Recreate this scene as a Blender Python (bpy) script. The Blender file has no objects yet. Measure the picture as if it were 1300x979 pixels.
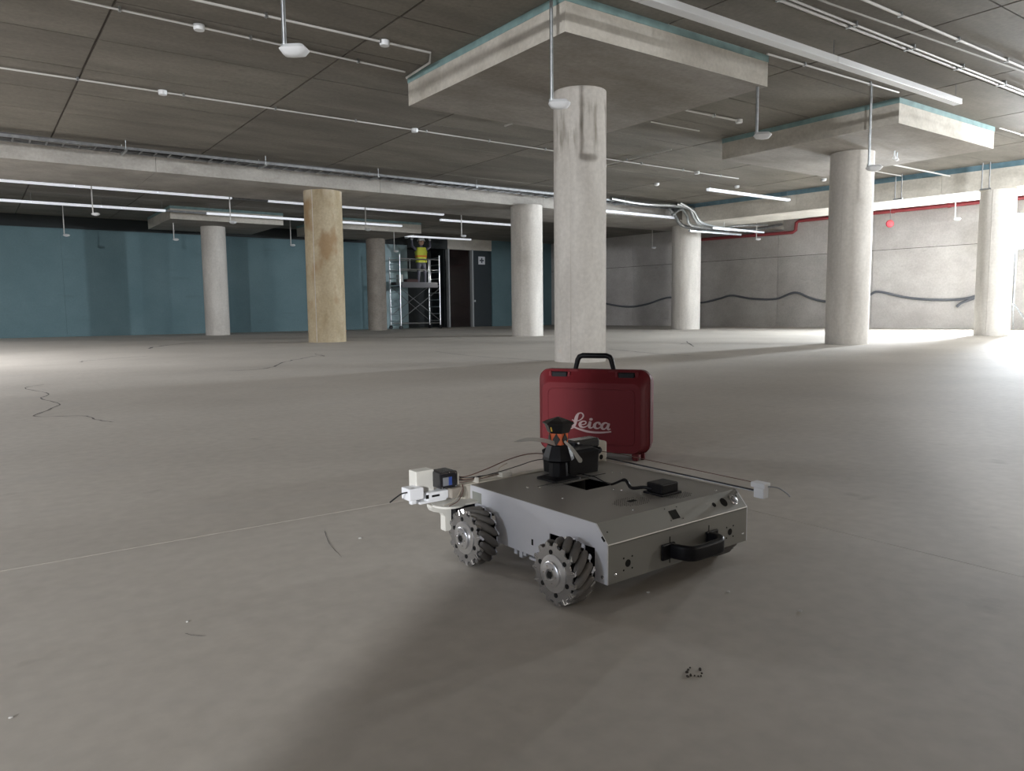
import bpy, bmesh, math, random
from math import sin, cos, pi, radians
from mathutils import Vector, Matrix
random.seed(7)
sc = bpy.context.scene
COL = sc.collection

# ---------------------------------------------------------------- camera, world, lights, exposure
CAM_H = 0.62
F_PX, YAW, PITCH, ROLL = 949.5, 54.09, 5.67, -0.6
def cam_basis():
    y, p, r = map(radians, (YAW, PITCH, ROLL))
    f = Vector((cos(y)*cos(p), sin(y)*cos(p), -sin(p)))
    rt = Vector((sin(y), -cos(y), 0.0))
    up = rt.cross(f)
    return f, rt*cos(r)+up*sin(r), -rt*sin(r)+up*cos(r)
_f, _r, _u = cam_basis()
cd = bpy.data.cameras.new('camera'); cam = bpy.data.objects.new('camera', cd); COL.objects.link(cam)
cd.sensor_fit = 'HORIZONTAL'; cd.sensor_width = 36.0; cd.lens = 36.0*F_PX/1300.0
cd.clip_start = 0.05; cd.clip_end = 200
M = Matrix(((_r.x, _u.x, -_f.x), (_r.y, _u.y, -_f.y), (_r.z, _u.z, -_f.z))).to_4x4()
M.translation = Vector((0, 0, CAM_H)); cam.matrix_world = M
sc.camera = cam

sc.view_settings.view_transform = 'Standard'; sc.view_settings.look = 'None'
sc.view_settings.gamma = 1.0; sc.view_settings.use_curve_mapping = False
sc.view_settings.exposure = 0.0

w = bpy.data.worlds.new('world'); sc.world = w; w.use_nodes = True
w.node_tree.nodes['Background'].inputs[0].default_value = (0.88, 0.90, 1.0, 1)
w.node_tree.nodes['Background'].inputs[1].default_value = 0.15

def lamp(name, kind, loc, energy, color=(1, 1, 1), size=0.5, target=None, spot=None):
    ld = bpy.data.lights.new(name, kind); ld.energy = energy; ld.color = color
    if kind == 'AREA': ld.shape = 'DISK'; ld.size = size
    else: ld.shadow_soft_size = size
    if spot: ld.spot_size = radians(spot[0]); ld.spot_blend = spot[1]
    o = bpy.data.objects.new(name, ld); COL.objects.link(o); o.location = loc
    if target is not None:
        o.rotation_euler = (Vector(target)-Vector(loc)).to_track_quat('-Z', 'Y').to_euler()
    return o
# work light hung at the far entrance behind the camera
lamp('entrance_flood', 'POINT', (-9.9, -7.0, 3.25), 7300, (0.97, 0.98, 1.0), 0.22)
# side flood left of the robot, casting its shadow to the right
lamp('scaffold_fill', 'POINT', (14.3, 24.35, 1.9), 9, (1, .97, .9), .03)  # small lamp added at the scaffold to brighten the wall panel behind it
lamp('side_flood', 'POINT', (-9.0, 0.85, 2.6), 560, (0.78, 0.86, 1.0), 0.4)
# lamp far to the right, casting the case's shadow to the left
lamp('right_flood', 'POINT', (12.6, -6.0, 2.3), 560, (1.0, 0.96, 0.90), 0.25)
# lamp close under the ceiling just right of the view
lamp('bay_flood', 'POINT', (15.6, 2.2, 2.8), 1500, (0.92, 0.96, 1.0), 0.2)
# added overhead fill, out of view behind and beside the camera
for (x, y, e) in ((-5.0, 5.5, 20), (-3.0, -6.0, 20), (5.0, -5.0, 34), (11.0, -6.0, 70)):
    lamp('bay_fill', 'AREA', (x, y, 3.45), e, (1.0, 0.85, 0.73), 1.6, (x, y, 0))

for (x, y, e) in ((-3.2, 12.5, 680), (-3.5, 20.0, 200)):  # added fill past the left edge, lifting the far left floor
    lamp('left_bay_fill', 'AREA', (x, y, 3.45), e, (.97, .97, 1.0), 1.6, (x, y, 0))

# ---------------------------------------------------------------- materials
MATS = {}
def _new(name):
    m = bpy.data.materials.new(name); m.use_nodes = True; MATS[name] = m
    return m, m.node_tree, m.node_tree.nodes['Principled BSDF']
def mat(name, col, rough=0.5, metal=0.0, bump=0.0, bscale=60, var=0.0, vscale=8, coat=0.0, emit=0.0, trans=0.0, alpha=1.0, ecol=None):
    if name in MATS: return MATS[name]
    m, nt, b = _new(name)
    b.inputs['Base Color'].default_value = (*col, 1); b.inputs['Roughness'].default_value = rough
    b.inputs['Metallic'].default_value = metal; b.inputs['Coat Weight'].default_value = coat
    b.inputs['Transmission Weight'].default_value = trans; b.inputs['Alpha'].default_value = alpha
    if emit: b.inputs['Emission Color'].default_value = (*(ecol or col), 1); b.inputs['Emission Strength'].default_value = emit
    tc = nt.nodes.new('ShaderNodeTexCoord')
    if var:
        n = nt.nodes.new('ShaderNodeTexNoise'); n.inputs['Scale'].default_value = vscale; n.inputs['Detail'].default_value = 5
        r = nt.nodes.new('ShaderNodeMapRange'); r.inputs['From Min'].default_value = .3; r.inputs['From Max'].default_value = .7
        r.inputs['To Min'].default_value = 1-var; r.inputs['To Max'].default_value = 1+var
        mx = nt.nodes.new('ShaderNodeMix'); mx.data_type = 'RGBA'; mx.blend_type = 'MULTIPLY'; mx.inputs[0].default_value = 1
        nt.links.new(tc.outputs['Object'], n.inputs['Vector']); nt.links.new(n.outputs['Fac'], r.inputs['Value'])
        mx.inputs[6].default_value = (*col, 1); nt.links.new(r.outputs[0], mx.inputs[7]); nt.links.new(mx.outputs[2], b.inputs['Base Color'])
    if bump:
        n2 = nt.nodes.new('ShaderNodeTexNoise'); n2.inputs['Scale'].default_value = bscale; n2.inputs['Detail'].default_value = 4
        bp = nt.nodes.new('ShaderNodeBump'); bp.inputs['Strength'].default_value = bump; bp.inputs['Distance'].default_value = .003
        nt.links.new(tc.outputs['Object'], n2.inputs['Vector']); nt.links.new(n2.outputs['Fac'], bp.inputs['Height']); nt.links.new(bp.outputs[0], b.inputs['Normal'])
    return m

def concrete(name, c1, c2, scale=1.2, rough=.85, bump=.25, rand=0.0, stretch=(1, 1, 1), fine=.12, stain=None, smax=None):
    """mottled concrete: two colours by large noise, fine grain, optional per-object tint, optional stains"""
    if name in MATS: return MATS[name]
    m, nt, b = _new(name); N = nt.nodes.new; L = nt.links.new
    geo = N('ShaderNodeNewGeometry'); mp = N('ShaderNodeMapping'); mp.inputs['Scale'].default_value = stretch
    L(geo.outputs['Position'], mp.inputs['Vector'])
    n = N('ShaderNodeTexNoise'); n.inputs['Scale'].default_value = scale; n.inputs['Detail'].default_value = 7; n.inputs['Roughness'].default_value = .62
    L(mp.outputs[0], n.inputs['Vector'])
    rp = N('ShaderNodeValToRGB'); rp.color_ramp.elements[0].position = .34; rp.color_ramp.elements[1].position = .66
    rp.color_ramp.elements[0].color = (*c1, 1); rp.color_ramp.elements[1].color = (*c2, 1)
    L(n.outputs['Fac'], rp.inputs['Fac']); out = rp.outputs[0]
    g = N('ShaderNodeTexNoise'); g.inputs['Scale'].default_value = 22; g.inputs['Detail'].default_value = 6; L(geo.outputs['Position'], g.inputs['Vector'])
    gr = N('ShaderNodeMapRange'); gr.inputs['From Min'].default_value = .3; gr.inputs['From Max'].default_value = .7
    gr.inputs['To Min'].default_value = 1-fine; gr.inputs['To Max'].default_value = 1+fine; L(g.outputs['Fac'], gr.inputs['Value'])
    def mul(a, bsock):
        mx = N('ShaderNodeMix'); mx.data_type = 'RGBA'; mx.blend_type = 'MULTIPLY'; mx.inputs[0].default_value = 1
        L(a, mx.inputs[6]); L(bsock, mx.inputs[7]); return mx.outputs[2]
    out = mul(out, gr.outputs[0])
    if rand:
        oi = N('ShaderNodeObjectInfo'); rr = N('ShaderNodeMapRange'); rr.inputs['To Min'].default_value = 1-rand; rr.inputs['To Max'].default_value = 1+rand
        L(oi.outputs['Random'], rr.inputs['Value']); out = mul(out, rr.outputs[0])
    for st in (stain or []):
        # (colour, noise scale vector, threshold, zmin, zmax, strength)
        colr, sv, th, z0, z1, s = st
        mp2 = N('ShaderNodeMapping'); mp2.inputs['Scale'].default_value = sv; L(geo.outputs['Position'], mp2.inputs['Vector'])
        n3 = N('ShaderNodeTexNoise'); n3.inputs['Scale'].default_value = 1; n3.inputs['Detail'].default_value = 6; L(mp2.outputs[0], n3.inputs['Vector'])
        r3 = N('ShaderNodeMapRange'); r3.inputs['From Min'].default_value = th; r3.inputs['From Max'].default_value = th+.13; L(n3.outputs['Fac'], r3.inputs['Value'])
        sx = N('ShaderNodeSeparateXYZ'); L(geo.outputs['Position'], sx.inputs[0])
        za = N('ShaderNodeMapRange'); za.inputs['From Min'].default_value = z0; za.inputs['From Max'].default_value = z0+.25; L(sx.outputs['Z'], za.inputs['Value'])
        zb = N('ShaderNodeMapRange'); zb.inputs['From Min'].default_value = z1; zb.inputs['From Max'].default_value = z1+.12
        zb.inputs['To Min'].default_value = 1; zb.inputs['To Max'].default_value = 0; L(sx.outputs['Z'], zb.inputs['Value'])
        m1 = N('ShaderNodeMath'); m1.operation = 'MULTIPLY'; L(r3.outputs[0], m1.inputs[0]); L(za.outputs[0], m1.inputs[1])
        m2 = N('ShaderNodeMath'); m2.operation = 'MULTIPLY'; L(m1.outputs[0], m2.inputs[0]); L(zb.outputs[0], m2.inputs[1])
        m3 = N('ShaderNodeMath'); m3.operation = 'MULTIPLY'; L(m2.outputs[0], m3.inputs[0]); m3.inputs[1].default_value = s
        mx = N('ShaderNodeMix'); mx.data_type = 'RGBA'; L(m3.outputs[0], mx.inputs[0]); L(out, mx.inputs[6]); mx.inputs[7].default_value = (*colr, 1); out = mx.outputs[2]
    L(out, b.inputs['Base Color']); b.inputs['Roughness'].default_value = rough
    bp = N('ShaderNodeBump'); bp.inputs['Strength'].default_value = bump; bp.inputs['Distance'].default_value = .004
    L(g.outputs['Fac'], bp.inputs['Height']); L(bp.outputs[0], b.inputs['Normal'])
    return m

FLOORM = concrete('floor_screed', (.425, .395, .352), (.50, .468, .42), .55, .72, .12, fine=.06,
                  stain=[((.19, .165, .14), (5, 5, 1), .66, -2, 9, .4), ((.42, .40, .37), (1.1, 2.3, 1), .58, -2, 9, .45)])
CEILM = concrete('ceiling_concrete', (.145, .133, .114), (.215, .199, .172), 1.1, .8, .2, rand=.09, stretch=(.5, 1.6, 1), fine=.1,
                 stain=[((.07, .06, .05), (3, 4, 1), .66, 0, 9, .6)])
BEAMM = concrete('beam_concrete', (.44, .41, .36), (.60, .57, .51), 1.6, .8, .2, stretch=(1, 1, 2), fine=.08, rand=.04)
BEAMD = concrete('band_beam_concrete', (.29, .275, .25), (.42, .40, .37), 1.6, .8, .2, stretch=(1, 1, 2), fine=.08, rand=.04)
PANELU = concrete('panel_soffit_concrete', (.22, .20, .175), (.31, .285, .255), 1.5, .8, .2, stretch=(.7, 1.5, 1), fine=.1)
COLM = concrete('column_concrete', (.47, .445, .41), (.60, .575, .535), 2.2, .8, .25, stretch=(1.5, 1.5, .35), fine=.07)
COLSTAIN = concrete('stained_column_concrete', (.47, .445, .41), (.60, .575, .535), 2.2, .8, .25, stretch=(1.5, 1.5, .35), fine=.07,
                    stain=[((.22, .20, .16), (9, 9, 1.4), .50, 2.35, 2.98, .75), ((.60, .40, .30), (4, 4, 5), .6, -.2, .35, .4)])
COLRUST = concrete('ochre_column_concrete', (.36, .29, .18), (.47, .40, .28), 2.0, .8, .25, stretch=(1.5, 1.5, .6), fine=.1,
                   stain=[((.27, .16, .07), (3, 3, 1.5), .5, .2, 3.0, .7), ((.58, .52, .42), (3, 3, 1.5), .42, 2.95, 4, .8)])
TEAL = concrete('teal_wall_coating', (.088, .158, .180), (.115, .19, .212), .8, .7, .1, stretch=(1, 1, 1), fine=.05, rand=.05,
                stain=[((.07, .12, .135), (.9, .9, 3.5), .66, .0, 9, .5)])
TEALPALE = mat('lit_teal_panel', (.36, .50, .54), .5, var=.1, vscale=2)  # wall teal made paler to carry the light falling behind the scaffold
WALLM = concrete('wall_concrete', (.42, .40, .39), (.55, .535, .52), .9, .8, .2, stretch=(1, 1, 1.4), fine=.08, rand=.07,
                 stain=[((.25, .23, .22), (2, 2, 6), .66, .1, 2.9, .55)])
SEALANT = mat('teal_sealant', (.20, .31, .31), .6, var=.2, vscale=6)
SEALBLUE = mat('blue_grey_sealant', (.11, .19, .23), .6, var=.2, vscale=6)
SEAM = mat('dark_seam', (.07, .062, .052), .9)
CRACK = mat('floor_crack_dust', (.115, .11, .105), .9)
WHITEM = mat('white_enamel', (.80, .82, .84), .35)
WHITEDIM = mat('fixture_reflector', (.80, .83, .87), .35, emit=.55, ecol=(.88, .92, 1))
GALV = mat('galvanised_steel', (.55, .58, .60), .35, 1.0, var=.15, vscale=20)
GALVDARK = mat('dull_galvanised', (.30, .31, .32), .5, .9, var=.2, vscale=12)
CABLEM = mat('black_cable', (.025, .026, .03), .5)
PIPEWHITE = mat('white_conduit', (.58, .57, .55), .45)
PIPERED = mat('red_pipe_paint', (.33, .055, .065), .4)
BLACK = mat('black_plastic', (.006, .006, .008), .42)
BLACK.node_tree.nodes['Principled BSDF'].inputs['Specular IOR Level'].default_value = .22
BLACKG = mat('black_gloss_plastic', (.010, .010, .013), .22, coat=.3)
RUBBER = mat('grey_rubber', (.15, .142, .133), .75, bump=.3, bscale=300)
def aluminium(name, col, rough, metal=.85):
    m = mat(name, col, rough, metal); return m
ALU = aluminium('anodised_sheet_lit', (.78, .79, .84), .45, .2)  # lighting put into the sheet colour: side paler, top and front darker
ALUTOP = aluminium('anodised_sheet_top_shade', (.38, .365, .34), .45, .75)
ALUFRONT = aluminium('anodised_sheet_front_shade', (.31, .31, .29), .45, .6)
CHROME = mat('machined_aluminium', (.80, .81, .84), .28, 1.0)
STEEL = mat('bright_screw_steel', (.75, .75, .76), .18, 1.0)
HOLE = mat('dark_hole', (.004, .004, .004), .9)
PLA = mat('white_printed_plastic', (.66, .65, .60), .55, bump=.15, bscale=400)
PLAW = mat('bright_white_printed_plastic', (.80, .82, .85), .45)
CREAM = mat('cream_printed_plastic', (.56, .53, .46), .6, bump=.15, bscale=400)
RED = mat('red_case_plastic', (.135, .012, .017), .6, bump=.06, bscale=500)
REDD = mat('dark_red_case_plastic', (.10, .009, .012), .6)
for _m in (RED, REDD): _m.node_tree.nodes['Principled BSDF'].inputs['Specular IOR Level'].default_value = .25
LOGO = mat('pale_lettering', (.46, .35, .35), .5)
ORANGE = mat('orange_prism_glass', (.85, .14, .02), .15, coat=.8, emit=.0)
YELLOWM = mat('yellow_window', (.85, .60, .10), .3)
CLEAR = mat('clear_plastic_strip', (.55, .55, .52), .2, alpha=.62)
WIREB = mat('brown_wire', (.13, .06, .045), .5)
WIREG = mat('beige_wire', (.45, .40, .33), .5)
LABELG = mat('grey_sticker', (.22, .23, .25), .5)
LABELB = mat('blue_sticker', (.03, .07, .30), .4)
DARKW = mat('near_black_wall', (.012, .018, .020), .6)
DARKDOOR = mat('dark_blue_door', (.012, .021, .027), .5)
GLASSD = mat('dark_glass_red_reflection', (.010, .005, .005), .15, var=.5, vscale=2, coat=.5)  # reddish reflection painted into the glass colour
FRAMEG = mat('grey_door_frame', (.34, .36, .37), .4)
HIVIS = mat('yellow_vest', (.55, .60, .06), .7)
ORGV = mat('orange_vest_band', (.70, .22, .03), .7)
NAVY = mat('dark_work_trousers', (.10, .10, .13), .8)
SKIN = mat('skin', (.42, .26, .19), .6)
HELMET = mat('white_helmet', (.75, .76, .76), .3)
PLY = mat('platform_board', (.11, .11, .12), .7)
REDSIGN = mat('red_alarm', (.62, .03, .05), .35)
LEDM = mat('led_balloon', (1, 1, 1), .5, emit=1, ecol=(.88, .94, 1))
LEDM.node_tree.nodes['Principled BSDF'].inputs['Emission Strength'].default_value = 1150

# ---------------------------------------------------------------- mesh helpers
def link(name, bm, m, parent=None, smooth=False, loc=None):
    me = bpy.data.meshes.new(name)
    bmesh.ops.recalc_face_normals(bm, faces=bm.faces[:])
    bm.to_mesh(me); bm.free()
    for mm in (m if isinstance(m, (list, tuple)) else [m]): me.materials.append(mm)
    if smooth:
        for p in me.polygons: p.use_smooth = True
        try: me.set_sharp_from_angle(angle=radians(40))
        except Exception: pass
    o = bpy.data.objects.new(name, me); COL.objects.link(o)
    if parent is not None: o.parent = parent
    if loc is not None: o.location = loc
    return o
def tag(o, label=None, cat=None, group=None, kind=None):
    if label: o['label'] = label
    if cat: o['category'] = cat
    if group: o['group'] = group
    if kind: o['kind'] = kind
    return o
def empty(name, label, cat, loc=(0, 0, 0), rz=0.0, group=None, kind=None):
    o = bpy.data.objects.new(name, None); COL.objects.link(o); o.location = loc; o.rotation_euler = (0, 0, rz)
    o.empty_display_size = .1
    return tag(o, label, cat, group, kind)
def B(): return bmesh.new()
def box(bm, lo, hi, bev=0.0, mi=0):
    lo, hi = Vector(lo), Vector(hi)
    r = bmesh.ops.create_cube(bm, size=1.0); vs = r['verts']
    for v in vs: v.co = Vector(((lo[i]+hi[i])/2+v.co[i]*(hi[i]-lo[i]) for i in range(3)))
    fs = {f for v in vs for f in v.link_faces}
    for f in fs: f.material_index = mi
    if bev > 0:
        es = list({e for v in vs for e in v.link_edges})
        bmesh.ops.bevel(bm, geom=es, offset=bev, segments=2, affect='EDGES', profile=.5)
    return bm
def obox(bm, c, ax, half, bev=0.0):
    """box with centre c, axes matrix ax (3 vectors), half sizes"""
    r = bmesh.ops.create_cube(bm, size=2.0)
    for v in r['verts']: v.co = Vector(c)+sum((Vector(ax[i])*v.co[i]*half[i] for i in range(3)), Vector())
    if bev > 0: bmesh.ops.bevel(bm, geom=list({e for v in r['verts'] for e in v.link_edges}), offset=bev, segments=2, affect='EDGES')
    return bm
def bar(bm, a, b, w, h=None):
    a, b = Vector(a), Vector(b); d = (b-a); L = d.length; d.normalize()
    up = Vector((0, 0, 1)) if abs(d.z) < .95 else Vector((0, 1, 0))
    s = d.cross(up).normalized(); u = s.cross(d)
    return obox(bm, (a+b)/2, (d, s, u), (L/2, w/2, (h or w)/2))
def tube(bm, pts, r, n=8, cap=True):
    pts = [Vector(p) for p in pts]; rs = r if isinstance(r, (list, tuple)) else [r]*len(pts)
    rings = []; prev = None
    for i, p in enumerate(pts):
        d = (pts[min(i+1, len(pts)-1)]-pts[max(i-1, 0)]).normalized()
        if prev is None:
            a = Vector((0, 0, 1)) if abs(d.z) < .9 else Vector((1, 0, 0))
            s = d.cross(a).normalized()
        else: s = (prev-d*prev.dot(d)).normalized()
        prev = s; u = d.cross(s)
        rings.append([bm.verts.new(p+(s*cos(2*pi*k/n)+u*sin(2*pi*k/n))*rs[i]) for k in range(n)])
    for i in range(len(rings)-1):
        for k in range(n): bm.faces.new((rings[i][k], rings[i][(k+1) % n], rings[i+1][(k+1) % n], rings[i+1][k]))
    if cap: bm.faces.new(rings[0][::-1]); bm.faces.new(rings[-1])
    return bm
def lathe(bm, prof, n=24, M4=None, ang0=0.0):
    """prof: list of (r, z) ; revolved about Z, closed with caps"""
    M4 = M4 or Matrix(); rings = []
    for r, z in prof:
        rings.append([bm.verts.new(M4 @ Vector((max(r, 1e-5)*cos(ang0+2*pi*k/n), max(r, 1e-5)*sin(ang0+2*pi*k/n), z))) for k in range(n)])
    for i in range(len(rings)-1):
        for k in range(n): bm.faces.new((rings[i][k], rings[i][(k+1) % n], rings[i+1][(k+1) % n], rings[i+1][k]))
    bm.faces.new(rings[0][::-1]); bm.faces.new(rings[-1]); return bm
def prism(bm, poly, f0, f1):
    """poly list of 2D; f0/f1 map (u,v)->Vector for the two faces"""
    a = [bm.verts.new(f0(*p)) for p in poly]; b = [bm.verts.new(f1(*p)) for p in poly]; n = len(poly)
    bm.faces.new(a); bm.faces.new(b[::-1])
    for i in range(n): bm.faces.new((a[i], b[i], b[(i+1) % n], a[(i+1) % n]))
    return bm
def axisM(loc, axis):
    return Matrix.Translation(Vector(loc)) @ Vector(axis).to_track_quat('Z', 'Y').to_matrix().to_4x4()
def rrect(w, h, r, n=6, cx=0, cy=0):
    out = []
    for (sx, sy, a0) in ((1, 1, 0), (-1, 1, 90), (-1, -1, 180), (1, -1, 270)):
        for k in range(n+1):
            a = radians(a0+90*k/n); out.append((cx+sx*(w/2-r)+r*cos(a), cy+sy*(h/2-r)+r*sin(a)))
    return out
def loft(bm, rings, cap0=True, cap1=True):
    vs = [[bm.verts.new(p) for p in r] for r in rings]; n = len(vs[0])
    for i in range(len(vs)-1):
        for k in range(n): bm.faces.new((vs[i][k], vs[i][(k+1) % n], vs[i+1][(k+1) % n], vs[i+1][k]))
    if cap0: bm.faces.new(vs[0][::-1])
    if cap1: bm.faces.new(vs[-1])
    return bm
def crom(pts, k=8):
    pts = [Vector(p) for p in pts]; out = []
    for i in range(len(pts)-1):
        p0, p1, p2, p3 = pts[max(i-1, 0)], pts[i], pts[i+1], pts[min(i+2, len(pts)-1)]
        for j in range(k):
            t = j/k; out.append(.5*((2*p1)+(p2-p0)*t+(2*p0-5*p1+4*p2-p3)*t*t+(3*p1-p0-3*p2+p3)*t**3))
    out.append(pts[-1]); return out

# ---------------------------------------------------------------- setting
SLAB = 3.55; DROP = 3.20
X0, X1, Y0, Y1 = -26.0, 24.5, -20.0, 29.0
root = empty('floor', 'grey concrete floor of the basement hall', 'floor', kind='structure')
JX, JY, G = 1.924, 2.176, .0035
for (xa, xb, ya, yb) in ((X0, JX-G/2, Y0, JY-G/2), (JX+G/2, X1, Y0, JY+G/2), (X0, X1, JY+G/2, Y1)):
    bm = B(); box(bm, (xa, ya, -.15), (xb, yb, 0)); link('floor_slab', bm, FLOORM, root)
bm = B(); box(bm, (JX-G/2, Y0, -.14), (JX+G/2, JY, -.002)); link('joint_filler', bm, mat('dark_joint_filler', (.04, .036, .032), .9), root)
bm = B(); box(bm, (X0, Y0, -.2), (X1, Y1, -.1501)); link('subfloor', bm, mat('subfloor_grey', (.1, .095, .09), .9), root)
bm = B(); box(bm, (X0, JY-G/2, -.14), (JX-G/2, JY+G/2, -.001)); link('joint_filler', bm, mat('pale_joint_filler', (.455, .435, .405), .8), root)
# hairline cracks, thin dark dust lines lying in the floor
def crack(pts, wd, name='crack'):
    P = crom([(x, y, 0) for x, y in pts], 6); bm = B(); prev = None
    for i, p in enumerate(P):
        d = (P[min(i+1, len(P)-1)]-P[max(i-1, 0)]).normalized(); s = Vector((-d.y, d.x, 0))
        ww = wd*(.35+.65*abs(sin(i*.9+len(pts))))*(.3 if i in (0, len(P)-1) else 1)
        j = Vector((random.uniform(-1, 1), random.uniform(-1, 1), 0))*wd*.5
        a, b2 = bm.verts.new(p+j+s*ww/2+Vector((0, 0, .0012))), bm.verts.new(p+j-s*ww/2+Vector((0, 0, .0012)))
        if prev: bm.faces.new((prev[0], prev[1], b2, a))
        prev = (a, b2)
    link(name, bm, CRACK, root)
def fl(x, y):   # a point of the photograph's floor, in metres
    d = _f+_r*((x-650)/F_PX)-_u*((y-489.5)/F_PX); t = -CAM_H/d.z
    return (d.x*t, d.y*t)
crack([fl(*p) for p in ((57, 488), (32, 493), (62, 500), (52, 506), (75, 513), (60, 521), (45, 529), (105, 528), (122, 533), (145, 536))], .012)
crack([fl(*p) for p in ((290, 471), (320, 469.5), (345, 466.5), (360, 460), (385, 455), (402, 452), (412, 452.5), (400, 449.5))], .03)
crack([fl(*p) for p in ((104, 460), (112, 458), (190, 452))], .03)
crack([fl(*p) for p in ((190, 443), (200, 440), (260, 434), (330, 432), (390, 431))], .06)
crack([fl(*p) for p in ((550, 446), (600, 452), (660, 456), (700, 459))], .02)
crack([fl(*p) for p in ((772, 443), (800, 446), (835, 449), (880, 452))], .03)
crack([fl(*p) for p in ((864, 437), (874, 436), (880, 440), (870, 433))], .03)
crack([fl(*p) for p in ((412, 674), (418, 690), (434, 708))], .0018)
crack([fl(*p) for p in ((235, 805), (245, 807), (262, 808))], .002)

# ceiling: monolithic slab above, board impressions below it
ceil = empty('ceiling', 'board-marked concrete ceiling slab with dark seams', 'ceiling', kind='structure')
bm = B(); box(bm, (X0, Y0, SLAB+.02), (X1, Y1, SLAB+.3)); link('slab', bm, SEAM, ceil)
xs = [1.32+2.37*i for i in range(-1, 9)]; ys = [9.30+1.185*i for i in range(-9, 17)]
me0 = {}
for i in range(len(xs)-1):
    for j in range(len(ys)-1):
        xa, xb, ya, yb = xs[i], xs[i+1], ys[j], ys[j+1]
        cx, cy = (xa+xb)/2, (ya+yb)/2
        az = math.degrees(math.atan2(cy, cx)); dist = math.hypot(cx, cy)
        if az < 8 or az > 96 or dist < 3.5: 
            continue
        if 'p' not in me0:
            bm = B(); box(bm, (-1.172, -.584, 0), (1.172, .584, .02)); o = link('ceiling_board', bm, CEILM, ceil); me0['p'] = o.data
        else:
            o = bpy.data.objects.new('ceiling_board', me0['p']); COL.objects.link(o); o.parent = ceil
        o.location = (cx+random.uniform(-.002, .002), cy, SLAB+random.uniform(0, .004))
# remaining ceiling outside the view
bm = B(); n = 0
for i in range(-11, 10):
    for j in range(-25, 18):
        xa, ya = 1.32+2.37*i, 9.30+1.185*j; cx, cy = xa+1.185, ya+.5925
        inb = (-1 <= i < 8) and (-9 <= j < 16)
        az = math.degrees(math.atan2(cy, cx)); dist = math.hypot(cx, cy)
        if inb and not (az < 8 or az > 96 or dist < 3.5): continue
        if xa < X0 or xa+2.37 > X1+2.4 or ya < Y0 or ya > Y1: continue
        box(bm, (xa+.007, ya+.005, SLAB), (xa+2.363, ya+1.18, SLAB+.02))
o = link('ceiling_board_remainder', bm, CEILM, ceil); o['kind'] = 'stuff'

# walls
YW = 26.0
wf = empty('wall_far', 'teal coated far wall with door panels', 'wall', kind='structure')
bx = [-12, -7.2, -2.4, 2.4, 7.2, 12.4]
for a, b2 in zip(bx[:-1], bx[1:]):
    bm = B(); box(bm, (a, YW, 0), (b2-.004, YW+.3, SLAB)); link('wall_panel', bm, TEAL, wf)
bm = B(); box(bm, (12.4, YW, 0), (13.9, YW+.3, SLAB)); tag(link('wall_panel', bm, TEALPALE, wf), 'teal panel behind the scaffold, coloured paler as lit')
bm = B(); box(bm, (17.85, YW, 0), (21.4, YW+.3, SLAB)); link('wall_panel', bm, TEAL, wf)
# dark opening
bm = B(); box(bm, (13.9, YW+1.3, 0), (15.7, YW+1.4, SLAB)); box(bm, (13.8, YW+.3, 0), (13.9, YW+1.4, SLAB)); box(bm, (15.7, YW+.3, 0), (15.8, YW+1.4, SLAB)); box(bm, (13.9, YW, 3.12), (15.7, YW+.3, SLAB))
link('dark_recess', bm, DARKW, wf)
bm = B(); box(bm, (15.72, YW, 3.12), (17.85, YW+.3, SLAB)); link('lintel', bm, BEAMM, wf)
bm = B(); box(bm, (15.78, YW+.12, 0), (16.84, YW+.16, 3.12)); link('glass_panel', bm, GLASSD, wf)
bm = B(); box(bm, (15.735, YW-.02, 0), (15.785, YW+.2, 3.14)); link('door_post', bm, FRAMEG, wf)
bm = B(); box(bm, (16.86, YW-.02, 0), (16.925, YW+.2, 3.14)); link('door_post', bm, FRAMEG, wf)
dr = empty('door_1', 'dark blue flush door with white sign in the teal wall', 'door', (16.93, YW+.06, 0), kind='structure')
bm = B(); box(bm, (0, 0, .01), (.92, .06, 3.12)); link('door_leaf', bm, DARKDOOR, dr)
bm = B(); box(bm, (.04, -.06, 1.02), (.10, 0, 1.10)); link('door_handle', bm, GALV, dr)
sg = empty('door_sign', 'small white square sign with dark cross symbol on the dark door', 'sign', (17.38, YW+.055, 2.72))
bm = B(); box(bm, (-.16, -.012, -.16), (.16, 0, .16)); link('sign_plate', bm, mat('sign_white', (.62, .64, .68), .5), sg)
bm = B(); box(bm, (-.10, -.016, -.03), (.10, -.0125, .03)); box(bm, (-.03, -.0161, -.10), (.03, -.0126, .10)); link('sign_symbol', bm, mat('sign_ink', (.05, .06, .08), .6), sg)

def wp(y, off=0.0): return 22.3-.09*(y-12)-off       # right wall line
wr = empty('wall_right', 'grey board-marked concrete wall with formwork joints', 'wall', kind='structure')
yb0 = [-6.5, -3.4, -.3, 2.8, 5.9, 9.0, 12.1, 15.2, 18.3, 21.4, 24.5, 26.3]
for a, b2 in zip(yb0[:-1], yb0[1:]):
    for (za, zb) in ((0, 2.32), (2.335, SLAB)):
        bm = B(); q = .005
        prism(bm, [(wp(a+q), a+q), (wp(a+q)+.3, a+q), (wp(b2-q)+.3, b2-q), (wp(b2-q), b2-q)], lambda x, y: Vector((x, y, za)), lambda x, y: Vector((x, y, zb)))
        link('wall_panel', bm, WALLM, wr)
bm = B(); prism(bm, [(wp(-6.5)+.02, -6.5), (wp(-6.5)+.4, -6.5), (wp(26.3)+.4, 26.3), (wp(26.3)+.02, 26.3)], lambda x, y: Vector((x, y, 0)), lambda x, y: Vector((x, y, SLAB)))
link('wall_backing', bm, SEAM, wr)

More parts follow.
